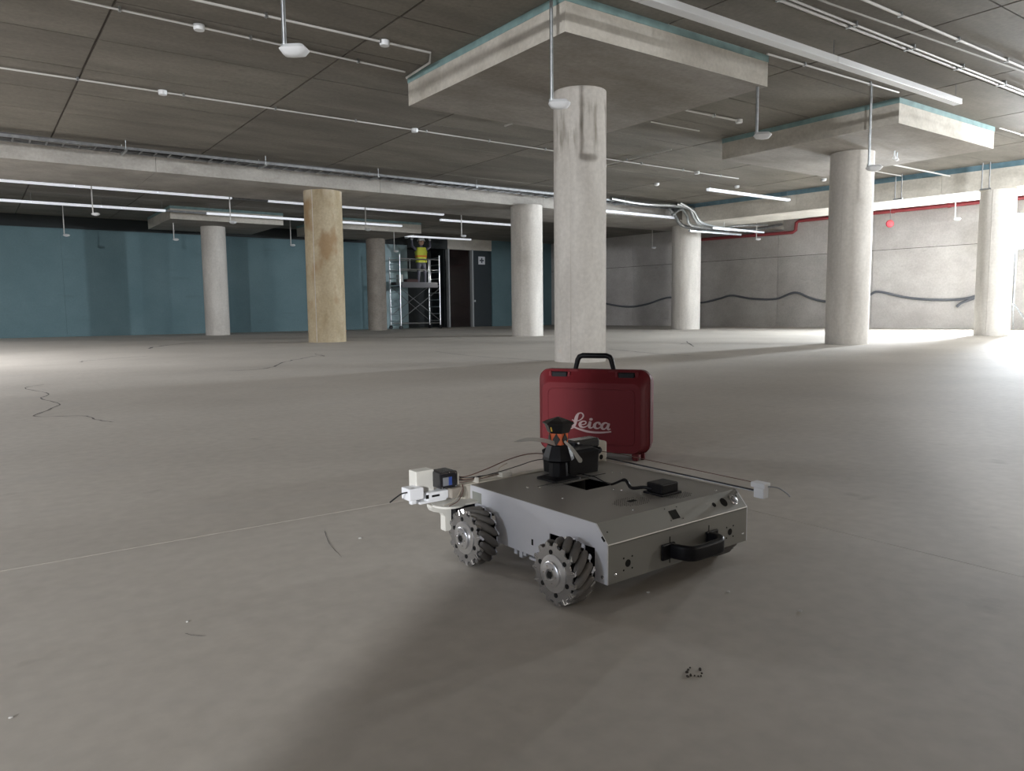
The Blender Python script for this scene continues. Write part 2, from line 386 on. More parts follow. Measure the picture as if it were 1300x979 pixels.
# beams
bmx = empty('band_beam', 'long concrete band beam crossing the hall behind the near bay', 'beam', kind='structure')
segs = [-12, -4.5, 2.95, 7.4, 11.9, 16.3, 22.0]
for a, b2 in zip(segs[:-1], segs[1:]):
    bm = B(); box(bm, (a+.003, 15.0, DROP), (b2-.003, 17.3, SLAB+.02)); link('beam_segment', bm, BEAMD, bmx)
bmr = empty('edge_beam', 'deep concrete edge beam along the right wall with blue-grey top strip', 'beam', kind='structure')
def ex(y): return 17.1-.1*(y-9.4)
ye = [-6, 0.5, 4.6, 7.9, 11.2, 14.6]
for a, b2 in zip(ye[:-1], ye[1:]):
    bm = B(); prism(bm, [(ex(a), a+.003), (ex(a)+1.5, a+.003), (ex(b2)+1.5, b2-.003), (ex(b2), b2-.003)], lambda x, y: Vector((x, y, 3.03)), lambda x, y: Vector((x, y, SLAB+.02)))
    link('beam_segment', bm, BEAMM, bmr)
bm = B(); prism(bm, [(ex(-6)-.012, -6), (ex(-6), -6), (ex(14.5), 14.5), (ex(14.5)-.012, 14.5)], lambda x, y: Vector((x, y, 3.44)), lambda x, y: Vector((x, y, SLAB-.001)))
link('sealant_strip', bm, SEALBLUE, bmr)

def drop_panel(cx, cy, label, hx=1.54, hy=1.525):
    r = empty('drop_panel', label, 'ceiling panel', (cx, cy, 0), kind='structure')
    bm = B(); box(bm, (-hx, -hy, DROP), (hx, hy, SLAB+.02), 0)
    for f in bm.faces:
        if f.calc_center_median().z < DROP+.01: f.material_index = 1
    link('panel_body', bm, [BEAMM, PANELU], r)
    bm = B(); t = .006
    for (a, b2) in (((-hx-t, -hy-t), (hx+t, -hy)), ((-hx-t, hy), (hx+t, hy+t)), ((-hx-t, -hy), (-hx, hy)), ((hx, -hy), (hx+t, hy))):
        box(bm, (*a, SLAB-.075), (*b2, SLAB-.001))
    link('sealant_strip', bm, SEALANT, r)
    return r
p1 = drop_panel(6.21, 7.075, 'square concrete drop panel above the nearest column')
p2 = drop_panel(12.33, 7.085, 'square concrete drop panel with conduit at its corner, above the right column')
drop_panel(6.15, 23.5, 'distant concrete drop panel over the slim column by the teal wall')
drop_panel(10.75, 23.5, 'distant concrete drop panel over the column beside the scaffold')
drop_panel(6.15, -1.0, 'square concrete drop panel outside the right edge of the view')
bm = B(); tube(bm, [(13.0, 5.547, 3.56), (13.0, 5.547, 3.19), (13.0, 5.9, 3.185)], .012); link('panel_conduit', bm, GALV, p2)

def column(x, y, r, top, label, m, seam=None, group=None):
    t = empty('concrete_column', label, 'column', (x, y, 0), group=group)
    bm = B(); lathe(bm, [(r, 0), (r, 0.02), (r, top*.25), (r, top*.5), (r, top*.75), (r, top)], 56); link('shaft', bm, m, t, True)
    for a in (seam or []):
        bm = B(); ca, sa = cos(radians(a)), sin(radians(a))
        obox(bm, (ca*(r+.001), sa*(r+.001), top/2), ((ca, sa, 0), (-sa, ca, 0), (0, 0, 1)), (.004, .006, top/2-.01)); link('formwork_seam', bm, COLM, t)
    return t
column(6.09, 6.97, .315, DROP, 'nearest round concrete column, dark streaks near its top, behind the red case', COLSTAIN, [207])
column(12.25, 7.07, .345, DROP, 'round concrete column under the right drop panel', COLM, [190])
column(6.33, 15.58, .40, DROP+.02, 'ochre-stained round concrete column under the band beam', COLRUST, [215])
column(11.45, 15.12, .395, DROP+.02, 'round concrete column just left of the nearest column', COLM, [212])
column(18.3, 15.92, .44, DROP+.02, 'round concrete column with pipes bunched above its head', COLM, [200])
column(6.08, 23.45, .345, DROP, 'slim pale round column before the teal wall', COLM)
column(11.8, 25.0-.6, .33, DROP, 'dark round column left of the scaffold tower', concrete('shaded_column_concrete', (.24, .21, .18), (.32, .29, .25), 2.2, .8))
column(17.70, 6.95, .335, 3.04, 'round concrete column beside the bright work lamp', COLM, [185])
column(-1.80, -1.22, .46, SLAB, 'unseen round column added behind the camera to shade the floor', COLM)  # added blocker, throws the broad shadow over the near floor

# ---------------------------------------------------------------- ceiling services
def conduit(pts, r, label, name='conduit', m=PIPEWHITE, clips=True, boxes=(), group='thin conduits clipped to the ceiling'):
    p0 = Vector(pts[0]); t = empty(name, label, 'conduit', p0, group=None)
    bm = B(); tube(bm, [Vector(p)-p0 for p in pts], r, 8); link('pipe', bm, m, t, True)
    if clips:
        for a, b2 in zip(pts[:-1], pts[1:]):
            a, b2 = Vector(a), Vector(b2); L = (b2-a).length; k = int(L/1.2)
            for i in range(k):
                q = a.lerp(b2, (i+.5)/max(k, 1))-p0
                bm = B(); box(bm, (q.x-.012, q.y-r-.008, q.z-r-.004), (q.x+.012, q.y+r+.008, SLAB-p0.z)); link('clip', bm, GALV, t)
    for q in boxes:
        q = Vector(q)-p0; bm = B(); lathe(bm, [(.05, 0), (.055, .02), (.055, .055)], 16, Matrix.Translation((q.x, q.y, SLAB-p0.z-.06))); link('junction_box', bm, WHITEM, t, True)
    return t
zc = 3.525
conduit([(-3, 10.87, zc), (14.2, 10.87, zc)], .011, 'long thin white conduit passing behind the nearest column', boxes=[(2.27, 10.87, 0), (6.0, 10.87, 0), (12.8, 10.87, 0)])
conduit([(-3, 8.03, zc), (4.5, 8.36, zc)], .011, 'thin white conduit ending at the left corner of the near drop panel', boxes=[(2.1, 8.25, 0)])
conduit([(-3, 7.55, zc), (4.42, 7.6, zc), (4.58, 7.9, zc), (4.62, 8.55, zc)], .013, 'white conduit turning along the left face of the near drop panel', boxes=[(3.85, 7.6, 0)])
conduit([(1.0, 4.50, zc), (16.6, 4.46, zc)], .016, 'first of a pair of parallel conduits at the upper right')
conduit([(1.0, 4.41, zc-.01), (16.6, 4.39, zc-.01)], .012, 'second, thinner of the parallel conduits at the upper right')
conduit([(1.0, 4.08, zc), (14.5, 3.96, zc)], .014, 'conduit crossing another near the top right corner')
conduit([(1.0, 4.28, zc-.03), (6.8, 4.22, zc-.03), (11.07, 4.0, zc-.03)], .010, 'slack thin cable crossing a conduit at top right', m=mat('grey_cable', (.36, .35, .33), .6), clips=False, boxes=[(11.0, 4.02, 0)])
conduit([(7.62, 5.47, zc), (10.45, 5.40, zc)], .012, 'short conduit joining the two drop panels')
conduit([(7.05, 9.85, zc), (7.05, 8.66, zc)], .016, 'short white conduit at the left side of the nearest column')
conduit([(8.80, 8.40, zc), (9.90, 8.37, zc)], .010, 'faint short conduit right of the nearest column')
conduit([(8.71, 7.63, zc), (9.95, 7.59, zc)], .016, 'short white conduit ending in a round box beside the right drop panel', boxes=[(9.9, 7.59, 0)])
conduit([(14.3, 7.75, 3.40), (17.2, 7.72, 3.40)], .016, 'white conduit running from behind the right column to the edge beam', clips=False)
conduit([(14.6, 8.4, 3.42), (16.4, 8.35, 3.42)], .010, 'thin conduit above the one reaching the edge beam', clips=False)
conduit([(13.9, 5.50, zc), (17.3, 5.45, zc)], .010, 'thin conduit leaving the right drop panel towards the edge beam')
conduit([(10.6, 9.6, zc), (10.6, 11.9, zc)], .010, 'cross conduit near the middle of the ceiling behind the right drop panel', boxes=[(10.6, 11.4, 0)])
bm = B(); tube(bm, [(12.6, 4.43, SLAB), (12.6, 4.43, 3.15)], .008); tag(link('threaded_rod', bm, GALVDARK), 'short dark threaded rod hanging near the top right', 'rod')
for (x, y) in ((13.2, 12.4), (15.1, 11.6), (16.0, 9.9)):
    d = empty('smoke_detector', {13.2: 'small white detector on the ceiling left of the short lamp batten', 15.1: 'small white detector on the ceiling above the short lamp batten', 16.0: 'small white detector on the ceiling near the edge beam'}[x], 'detector', (x, y, SLAB))
    bm = B(); lathe(bm, [(.03, -.06), (.055, -.045), (.06, 0)], 16); link('detector_head', bm, WHITEM, d, True)

# lamp battens
def batten(x0, x1, y, z, label, ends=1.5, wd=.095, hd=.055, group=None, lit=True):
    t = empty('lamp_batten', label, 'light fixture', (x0, y, z), group=group)
    L = x1-x0; k = max(1, round(L/ends)); s = L/k
    for i in range(k):
        bm = B(); box(bm, (i*s+.003, -wd/2, 0), ((i+1)*s-.003, wd/2, hd), .004); link('batten_segment', bm, WHITEDIM if lit else WHITEM, t)
    for i in range(k+1):
        bm = B(); q = min(max(i*s, .08), L-.08); tube(bm, [(q, 0, hd), (q, 0, SLAB-z)], .004, 6); link('hanger', bm, GALVDARK, t)
    return t
batten(-4.0, 10.9, 4.83, 3.30, 'long near white batten running past both drop panels', 3.0, .11, .07, lit=False)
batten(13.8, 16.9, 11.4, 3.30, 'short bright batten hanging right of centre above the pipes', 3.2)
batten(-6, 5.20, 18.3, 3.30, 'upper long white batten at the left, nearer row', 1.5)
batten(6.05, 10.95, 18.3, 3.30, 'nearer row batten passing behind the ochre column', 1.5)
batten(-6, 4.38, 21.4, 3.30, 'lower long white batten at the left, farther row', 1.5)
batten(5.40, 11.27, 21.4, 3.30, 'farther row batten passing behind the ochre column', 1.5)
batten(13.0, 16.5, 14.83, 3.20, 'white batten right of the nearest column under the cable tray', 1.8)
batten(12.8, 15.6, 24.1, 3.30, 'distant white batten above the scaffold tower', 1.5)
batten(11.5, 15.3, 19.4, 3.30, 'distant white batten ending at the column behind the nearest one', 1.5)
batten(11.0, 14.2, 17.9, 3.30, 'white batten glimpsed between the two middle columns', 1.5)
batten(19.4, 20.6, 6.2, 3.20, 'white batten near the bright lamp at the right edge', 1.5)

for (xa, xb, y, lab) in ((5.20, 6.05, 18.3, 'dull grey trunking bridging the nearer row of white battens at left'), (4.38, 5.40, 21.4, 'dull grey trunking bridging the farther row of white battens at left')):
    bm = B(); box(bm, (xa+.002, y-.03, 3.305), (xb-.002, y+.03, 3.35)); tag(link('trunking', bm, GALVDARK), lab, 'trunking')
bm = B(); box(bm, (-12, 25.93, 3.2), (13.88, 25.999, 3.549)); tag(link('head_strip', bm, DARKW), 'dark strip along the top of the teal wall', 'strip', kind='structure')  # near-black strip over the wall top, same tone as the recess
# drop rods with a tilted luminaire head
def drop_rod(x, y, ztop, zbot, label, k=1.0, ang=-40):
    t = empty('drop_pipe', label, 'detector', (x, y, 0), group=None)
    bm = B(); tube(bm, [(0, 0, ztop), (0, 0, zbot)], .016*k, 10); link('pipe', bm, PIPEWHITE if k < 1 else GALV, t, True)
    bm = B(); a = radians(ang); R = Matrix.Translation((.07*k*cos(a), .07*k*sin(a), zbot-.01)) @ Matrix.Rotation(a, 4, 'Z')
    rings = []
    for (hw, hl, z) in ((.045, .07, .03), (.075, .10, .0), (.05, .075, -.035), (.012, .02, -.05)):
        rings.append([R @ Vector((px*k, py*k, z*k)) for px, py in rrect(hl*2, hw*2, hw*.6, 3)])
    loft(bm, rings); link('detector_head', bm, WHITEM, t, True)
    bm = B(); lathe(bm, [(.025*k, 0), (.025*k, .05*k)], 10, Matrix.Translation((0, 0, zbot-.02))); link('coupling', bm, GALV, t, True)
    return t
drop_rod(1.95, 5.40, SLAB, 2.49, 'drop pipe with tilted head at the top left, nearest of them')
drop_rod(4.40, 5.42, SLAB, 2.49, 'drop pipe hanging in front of the near drop panel and nearest column')
drop_rod(7.66, 5.62, DROP, 2.66, 'drop pipe under the right corner of the near drop panel')
drop_rod(9.83, 5.44, SLAB, 2.48, 'drop pipe hanging in front of the right drop panel')
drop_rod(2.28, 18.05, SLAB, 2.75, 'drop pipe at far left with saucer head, nearer row', .8)
drop_rod(2.22, 23.1, SLAB, 2.75, 'drop pipe at far left with saucer head, farther row', .8)
drop_rod(5.08, 18.05, SLAB, 2.75, 'drop pipe in front of the slim column left drop panel', .8)
drop_rod(4.88, 22.95, SLAB, 2.75, 'drop pipe left of the slim pale column', .8)
drop_rod(8.30, 23.1, SLAB, 2.75, 'drop pipe between the slim column and the ochre column', .8)
drop_rod(8.40, 17.9, SLAB, 2.75, 'drop pipe just right of the ochre column, nearer row', .8)
drop_rod(11.3, 22.0, SLAB, 2.60, 'drop pipe just right of the ochre column, farther row', .8)
drop_rod(11.38, 18.05, SLAB, 2.75, 'drop pipe with hooked foot above the scaffold', .8)
drop_rod(19.6, 18.6, SLAB, 2.80, 'drop pipe left of the column with the pipes', .8)
drop_rod(20.0, 14.6, SLAB, 2.78, 'drop pipe with hooked foot before the shaded right wall', .8)
drop_rod(20.2, 8.9, SLAB, 2.82, 'drop pipe before the bright part of the right wall', .8)
# sprinkler pair beside the right column head
for k, (x, y, lab) in enumerate(((12.62, 6.55, 'left of two small sprinklers at the right column head'), (12.80, 6.60, 'right of two small sprinklers at the right column head'))):
    s = empty('sprinkler', lab, 'sprinkler', (x, y, DROP)); bm = B(); tube(bm, [(0, 0, 0), (0, 0, -.09)], .012); link('stem', bm, GALV, s)
    bm = B(); lathe(bm, [(.012, -.14), (.035, -.125), (.02, -.09)], 12); link('deflector', bm, WHITEM, s, True)

# cable tray along the band beam
tr = empty('cable_tray', 'galvanised cable tray loaded with dark cables along the band beam', 'cable tray', (-6, 14.45, 3.40))
TL = 23.0
for yy in (-.18, .18):
    bm = B(); box(bm, (0, yy-.006, 0), (TL, yy+.006, .045)); link('side_rail', bm, GALVDARK, tr)
for i in range(100):
    bm = None
    if i == 0:
        bm = B(); box(bm, (-.012, -.18, 0), (.012, .18, .012)); rg = link('tray_rung', bm, GALVDARK, tr); rg.location = (.1, 0, 0)
    else:
        o = bpy.data.objects.new('tray_rung', rg.data); COL.objects.link(o); o.parent = tr; o.location = (.1+i*.23, 0, 0)
for k in range(5):
    pts = [(i*.75, -.13+k*.06+.012*sin(i*1.7+k), .045+.02*sin(i*.9+k*2)) for i in range(31)]
    bm = B(); tube(bm, pts, .014, 6); link('cable', bm, CABLEM if k % 2 else mat('grey_sheathed_cable', (.12, .12, .125), .5), tr, True)
for x in (1.5, 3.7, 6.0, 8.35, 10.7, 13.0, 15.4, 17.7, 20.0, 22.2):
    bm = B()
    for yy in (-.2, .2): tube(bm, [(x, yy, 0), (x, yy, SLAB-3.40)], .005, 6)
    box(bm, (x-.02, -.22, -.03), (x+.02, .22, -.002)); link('trapeze_hanger', bm, GALV, tr)
def flex(name, pts, r, m, label, cat='conduit'):
    p0 = Vector(pts[0]); P = crom([Vector(p)-p0 for p in pts], 6); bm = B(); tube(bm, P, r, 8)
    o = link(name, bm, m, None, True, p0); return tag(o, label, cat)
flex('steel_conduit', [(13.5, 14.25, 3.46), (14.6, 14.2, 3.40), (15.8, 14.2, 3.45), (16.6, 14.2, 3.42)], .05, GALV, 'thick shiny steel conduit beside the cable tray, right of the nearest column')
flex('steel_conduit', [(15.8, 14.1, 3.47), (16.2, 14.0, 3.36), (16.4, 14.0, 3.12), (16.9, 14.1, 2.96), (18.9, 14.4, 2.96)], .045, GALV, 'bent steel conduit dropping over the column head, upper one')
flex('steel_conduit', [(15.6, 13.8, 3.45), (16.0, 13.7, 3.25), (16.3, 13.7, 2.98), (17.0, 13.8, 2.91), (18.4, 14.0, 2.91)], .035, GALV, 'bent steel conduit dropping over the column head, lower one')
flex('steel_conduit', [(16.0, 14.6, 3.44), (16.3, 14.6, 3.25), (16.7, 14.6, 2.97), (18.4, 14.6, 2.95), (20.2, 14.7, 3.10), (21.5, 14.75, 3.33)], .05, GALVDARK, 'curved grey duct hose running from the pipe bunch to the right wall')
flex('steel_conduit', [(15.9, 14.35, 3.2), (16.2, 14.3, 3.38), (16.4, 14.25, 3.2), (16.6, 14.25, 2.96), (18.0, 14.25, 2.94)], .04, GALV, 'looped shiny conduit in the middle of the pipe bunch')
flex('steel_conduit', [(18.2, 14.45, 2.97), (18.7, 14.45, 3.08), (19.4, 14.4, 3.14), (20.4, 14.5, 3.22)], .035, GALV, 'straight shiny conduit leaving the pipe bunch to the right')
bm = B(); box(bm, (16.7, 13.6, 2.81), (19.0, 13.66, 2.86)); box(bm, (16.7, 14.4, 2.81), (19.0, 14.46, 2.86))
tag(link('strut_rail', bm, GALV), 'pair of short steel rails carrying the pipe bunch', 'rail')
bm = B(); tube(bm, [(17.2, 13.63, 2.862), (17.2, 13.63, 3.029)], .008); tube(bm, [(17.2, 14.43, 2.862), (17.2, 14.43, 3.029)], .008)
tag(link('rail_hanger', bm, GALVDARK), 'thin rods holding the pipe bunch rails', 'rod')
for (y, lab) in ((9.3, 'left one of three thin trapeze hangers before the edge beam'), (8.6, 'middle one of three thin trapeze hangers before the edge beam'), (6.9, 'right one of three thin trapeze hangers, beside the lamp column')):
    bm = B(); x = ex(y)-.25
    tube(bm, [(x, y, SLAB), (x, y, 3.02)], .012, 6); tube(bm, [(x, y+.14, SLAB), (x, y+.14, 3.02)], .012, 6); box(bm, (x-.02, y-.03, 3.0), (x+.02, y+.17, 3.03))
    tag(link('trapeze_hanger', bm, GALVDARK), lab, 'hanger')

# red pipe on the right wall, alarm, swagged cable
def wq(y, z, off): return (wp(y, off), y, z)
t = empty('fire_main', 'red fire main pipe stepping up along the right wall', 'pipe', (0, 0, 0))
P = [wq(18.3, 3.12, .14), wq(16.6, 3.11, .14), wq(14.62, 3.08, .14), wq(14.52, 3.14, .14), wq(14.5, 3.38, .14), wq(14.4, 3.43, .14), wq(12, 3.43, .14), wq(9.3, 3.43, .14), wq(2, 3.43, .14)]
bm = B(); tube(bm, P, .055, 12); link('pipe', bm, PIPERED, t, True)
for y in (16.0, 13.0, 11.5, 10.0, 8.5, 7.0):
    bm = B(); z = 3.43 if y < 14.4 else 3.11; tube(bm, [wq(y, z-.0, .14), wq(y, z+.0001, .0)], .02); tube(bm, [wq(y-.04, z, .14), wq(y+.04, z, .14)], .07, 12); link('pipe_clamp', bm, PIPERED, t)
al = empty('alarm_bell', 'round red alarm bell on a thin rod before the right wall', 'alarm', (20.9, 10.9, 0))
bm = B(); tube(bm, [(0, 0, 3.55), (0, 0, 3.0)], .008, 6); link('rod', bm, GALVDARK, al)
bm = B(); lathe(bm, [(.03, -.04), (.09, -.035), (.105, 0), (.09, .035), (.03, .04)], 20, axisM((0, 0, 2.93), (-.8, -.6, 0))); link('bell', bm, REDSIGN, al, True)
def onwall(x, y, off):
    d = _f+_r*((x-650)/F_PX)-_u*((y-489.5)/F_PX); n = Vector((1, .09, 0)); k = 22.3+.09*12-off
    tt = k/(d.dot(n)); return Vector((d.x*tt, d.y*tt, CAM_H+d.z*tt))
sw = [(745, 378), (770, 385.5), (797, 389.5), (820, 386.5), (850, 377.5), (870, 384), (892, 384), (914, 379), (929, 375), (955, 379.5), (985, 379.5), (1009, 371.5), (1028, 378), (1046, 382.5), (1075, 382.5), (1102, 375.4), (1115, 370.4), (1150, 377.6), (1184, 380.6), (1220, 380), (1242, 375), (1262, 370), (1288, 364)]
flex('wall_cable', [onwall(x, y, .06) for x, y in sw], .035, mat('slate_cable', (.13, .14, .16), .6), 'dark cable swagged in loops along the right wall', 'cable')
flex('wall_cable', [onwall(x, y, .1) for x, y in ((1214.5, 389.5), (1222, 384), (1242, 377), (1262, 372))], .035, MATS['slate_cable'], 'loose dark cable end hanging at the lamp column on the right wall', 'cable')

# work lamp balloon on its mast
lb = empty('work_lamp', 'glaring round work lamp at the right edge', 'work lamp', (21.35, 7.92, 0))
HD = Vector((-.88, -.12, -.16)).normalized(); HC = Vector((0, 0, 2.47))
bm = B(); lathe(bm, [(.30, -.16), (.45, -.05), (.45, .0)], 28, axisM(HC, HD)); link('lamp_housing', bm, GALVDARK, lb, True)
bm = B(); lathe(bm, [(.43, .001), (.41, .012)], 28, axisM(HC, HD)); link('lamp_face', bm, LEDM, lb, True)
bm = B(); tube(bm, [(0, 0, .5), (0, 0, 2.15)], .03, 10); link('mast', bm, GALV, lb)
for k in range(3):
    a = 2*pi*k/3+.3; bm = B(); tube(bm, [(0, 0, .7), (.5*cos(a), .5*sin(a), .02)], .018, 8); link('leg', bm, GALV, lb)

# ---------------------------------------------------------------- scaffold tower with worker
sf = empty('scaffold_tower', 'aluminium mobile scaffold tower before the dark opening', 'scaffold', (12.78, 24.5, 0))
SX, SY = 1.66, .80
posts = [(0, 0), (SX, 0), (0, SY), (SX, SY)]
for (x, y) in posts:
    bm = B(); tube(bm, [(x, y, .14), (x, y, 2.72 if y == 0 else 2.66)], .027, 10); link('post', bm, CHROME, sf, True)
    bm = B(); lathe(bm, [(.07, -.02), (.07, .02)], 16, axisM((x, y, .07), (0, 1, 0))); link('castor', bm, BLACK, sf, True)
for x in (0, SX):
    for i in range(10):
        bm = B(); tube(bm, [(x, 0, .3+i*.26), (x, SY, .3+i*.26)], .017, 8); link('rung', bm, CHROME, sf)
for (y, z) in ((0, .22), (0, 2.18), (0, 2.56), (SY, .22), (SY, 2.18), (SY, 2.56)):
    bm = B(); tube(bm, [(0, y, z), (SX, y, z)], .02, 8); link('guard_rail', bm, CHROME, sf)
for (a, b2) in (((0, 0, .35), (SX, 0, 1.5)), ((SX, 0, .3), (0, 0, 1.5)), ((0, SY, .5), (SX, SY, 1.6)), ((SX, SY, .3), (0, SY, 1.6))):
    bm = B(); tube(bm, [a, b2], .014, 8); link('diagonal_brace', bm, GALVDARK, sf)
bm = B(); tube(bm, [(.42, 0, 2.18), (.42, 0, 2.56)], .015); tube(bm, [(1.26, 0, 1.6), (1.26, 0, 2.56)], .018); link('gate_post', bm, CHROME, sf)
bm = B(); box(bm, (.04, .04, 1.56), (SX-.04, SY-.04, 1.61)); box(bm, (.06, -.03, 1.52), (SX-.10, -.01, 1.72)); box(bm, (.06, SY+.01, 1.56), (SX-.1, SY+.03, 1.74)); link('platform', bm, PLY, sf)

def skin_body(name, verts, edges, rads, m, parent, sub=2):
    me = bpy.data.meshes.new(name); me.from_pydata(verts, edges, []); me.materials.append(m)
    o = bpy.data.objects.new(name, me); COL.objects.link(o); o.parent = parent
    sk = o.modifiers.new('skin', 'SKIN'); ss = o.modifiers.new('sub', 'SUBSURF'); ss.levels = sub; ss.render_levels = sub
    for i, r in enumerate(rads):
        v = me.skin_vertices[0].data[i]; v.radius = (r, r) if not isinstance(r, tuple) else r
    me.skin_vertices[0].data[0].use_root = True
    for p in me.polygons: p.use_smooth = True
    return o
wk = empty('person', 'worker in yellow vest and white helmet reaching up on the scaffold', 'person', (13.93, 24.95, 1.61), radians(-10))
V = [(0, 0, .86), (0, .02, 1.05), (0, .03, 1.26), (0, .02, 1.37), (0, .0, 1.45), (0, -.01, 1.55),
     (-.19, .02, 1.33), (-.36, -.05, 1.45), (-.40, -.12, 1.68), (.19, .02, 1.33), (.34, -.06, 1.43), (.30, -.14, 1.66),
     (-.10, 0, .82), (-.12, -.03, .47), (-.13, .02, .10), (.10, 0, .82), (.13, -.05, .47), (.14, .0, .10), (-.13, -.10, .04), (.14, -.12, .04)]
E_ = [(0, 1), (1, 2), (2, 3), (3, 4), (4, 5), (3, 6), (6, 7), (7, 8), (3, 9), (9, 10), (10, 11), (0, 12), (12, 13), (13, 14), (0, 15), (15, 16), (16, 17), (14, 18), (17, 19)]
Rr = [.14, .13, .15, .10, .055, .05, .065, .045, .032, .065, .045, .032, .10, .065, .045, .10, .065, .045, .04, .04]
skin_body('body', V, E_, Rr, NAVY, wk)
bm = B()
loft(bm, [[Vector((x, y+.02, z)) for x, y in rrect(wd, dp, .09, 4)] for (wd, dp, z) in ((.40, .30, .86), (.39, .30, 1.05), (.44, .32, 1.25), (.34, .24, 1.42))]); link('vest', bm, HIVIS, wk, True)
bm = B()
loft(bm, [[Vector((x, y+.02, z)) for x, y in rrect(wd, dp, .09, 4)] for (wd, dp, z) in ((.405, .31, 1.06), (.42, .32, 1.12))]); link('vest_band', bm, ORGV, wk, True)
bm = B(); bmesh.ops.create_uvsphere(bm, u_segments=20, v_segments=14, radius=.105)
for v in bm.verts:
    v.co.z *= 1.22; v.co.y *= 1.08
    if v.co.y < -.09 and abs(v.co.x) < .02 and abs(v.co.z) < .03: v.co.y -= .025
    v.co += Vector((0, -.02, 1.62))
hd = link('head', bm, SKIN, wk, True)
bm = B()
for s in (-1, 1): bmesh.ops.create_uvsphere(bm, u_segments=8, v_segments=6, radius=.013, matrix=Matrix.Translation((s*.038, -.122, 1.635)))
link('eyes', bm, BLACK, hd)
bm = B(); obox(bm, (0, -.115, 1.565), ((1, 0, 0), (0, 1, 0), (0, 0, 1)), (.025, .012, .005)); link('mouth', bm, mat('lips', (.30, .12, .10), .6), hd)
bm = B(); lathe(bm, [(.165, 1.66), (.150, 1.675), (.132, 1.68), (.125, 1.73), (.09, 1.78), (.03, 1.80)], 24, Matrix.Translation((0, -.02, 0))); link('helmet', bm, HELMET, wk, True)
for s, (hx, hy, hz) in ((-1, (-.40, -.13, 1.72)), (1, (.30, -.15, 1.70))):
    bm = B(); obox(bm, (hx, hy, hz), ((1, 0, 0), (0, 1, 0), (0, 0, 1)), (.04, .016, .045), .01)
    for k in range(4): tube(bm, [(hx-.03+.02*k, hy, hz+.04), (hx-.034+.023*k, hy-.01, hz+.085), (hx-.034+.023*k, hy-.03, hz+.10+.006*(k in (1, 2)))], [.009, .008, .006], 6)
    tube(bm, [(hx-s*.04, hy, hz-.01), (hx-s*.062, hy-.02, hz+.02), (hx-s*.07, hy-.03, hz+.045)], [.010, .009, .007], 6)
    link('glove', bm, mat('pale_glove', (.45, .46, .48), .7), wk, True)
for s in (-1, 1):
    bm = B(); loft(bm, [[Vector((s*.135+x, -.06+y, z)) for x, y in rrect(wd, dp, .04, 3)] for (wd, dp, z) in ((.10, .27, 0), (.105, .27, .03), (.10, .22, .07), (.09, .12, .12))]); link('boot', bm, BLACK, wk, True)
bm = B(); obox(bm, (13.42, 24.9, 3.42), ((.9, 0, .43), (0, 1, 0), (-.43, 0, .9)), (.16, .10, .03), .01)
tag(link('ceiling_bracket', bm, HELMET), 'small white plate held up by the worker at the ceiling', 'plate')
bm = B(); box(bm, (12.86, 24.75, 1.612), (13.04, 24.95, 2.0), .02); tag(link('tool_bucket', bm, PIPEWHITE), 'pale bucket on the scaffold platform beside the worker', 'bucket')
bm = B(); box(bm, (13.12, 24.62, 1.612), (13.60, 24.88, 1.84), .03); tag(link('tool_bag', bm, mat('maroon_bag', (.06, .03, .03), .8)), 'dark tool bag on the scaffold platform', 'bag')

# ---------------------------------------------------------------- red carrying case
CAZ = radians(-57); FP = Vector((2.183, 2.158, 0))
cu = Vector((cos(CAZ), sin(CAZ), 0))
cs = empty('carrying_case', 'red hard plastic instrument case standing behind the robot', 'case', FP+cu*(-.19), CAZ)
# local: x along width, y = away from viewer, z up
def caseloft(rings, name, m, smooth=True, par=cs):
    bm = B(); loft(bm, [[Vector((x, y, z)) for x, z in rrect(wd, hh, r, 7, 0, cz)] for (y, wd, hh, r, cz) in rings]); return link(name, bm, m, par, smooth)
caseloft([(.100, .480, .352, .045, .196), (.060, .482, .354, .045, .196), (.056, .482, .354, .045, .196)], 'case_rim', REDD)
fr = caseloft([(.056, .476, .348, .045, .196), (.052, .470, .342, .043, .195), (.040, .455, .322, .040, .186), (.008, .432, .300, .038, .178), (.0, .420, .288, .034, .175)], 'front_shell', RED)
caseloft([(.220, .430, .292, .034, .185), (.212, .446, .306, .038, .185), (.180, .462, .330, .040, .190), (.106, .474, .344, .045, .195), (.100, .476, .348, .045, .196)], 'back_shell', RED)
bm = B()   # raised ring on the front shell
outer = rrect(.375, .235, .022, 5, 0, .178); inner = rrect(.368, .228, .02, 5, 0, .178); n = len(outer)
vo = [bm.verts.new((x, -.0025, z)) for x, z in outer]; vi = [bm.verts.new((x, -.0025, z)) for x, z in inner]
vo2 = [bm.verts.new((x*1.006, .001, (z-.178)*1.01+.178)) for x, z in outer]; vi2 = [bm.verts.new((x*.994, .001, (z-.178)*.99+.178)) for x, z in inner]
for i in range(n):
    j = (i+1) % n; bm.faces.new((vo[i], vo[j], vi[j], vi[i])); bm.faces.new((vo[i], vo[j], vo2[j], vo2[i])); bm.faces.new((vi[i], vi[j], vi2[j], vi2[i]))
link('panel_ring', bm, RED, cs, True)
for x in (-.145, .145):
    bm = B(); box(bm, (x-.034, .030, .336), (x+.034, .062, .362), .004); link('latch', bm, BLACK, cs)
    bm = B(); box(bm, (x-.036-.012, .034, .338), (x-.036, .06, .364), .003); box(bm, (x+.036, .034, .338), (x+.048, .06, .364), .003); link('latch_lug', bm, RED, cs)
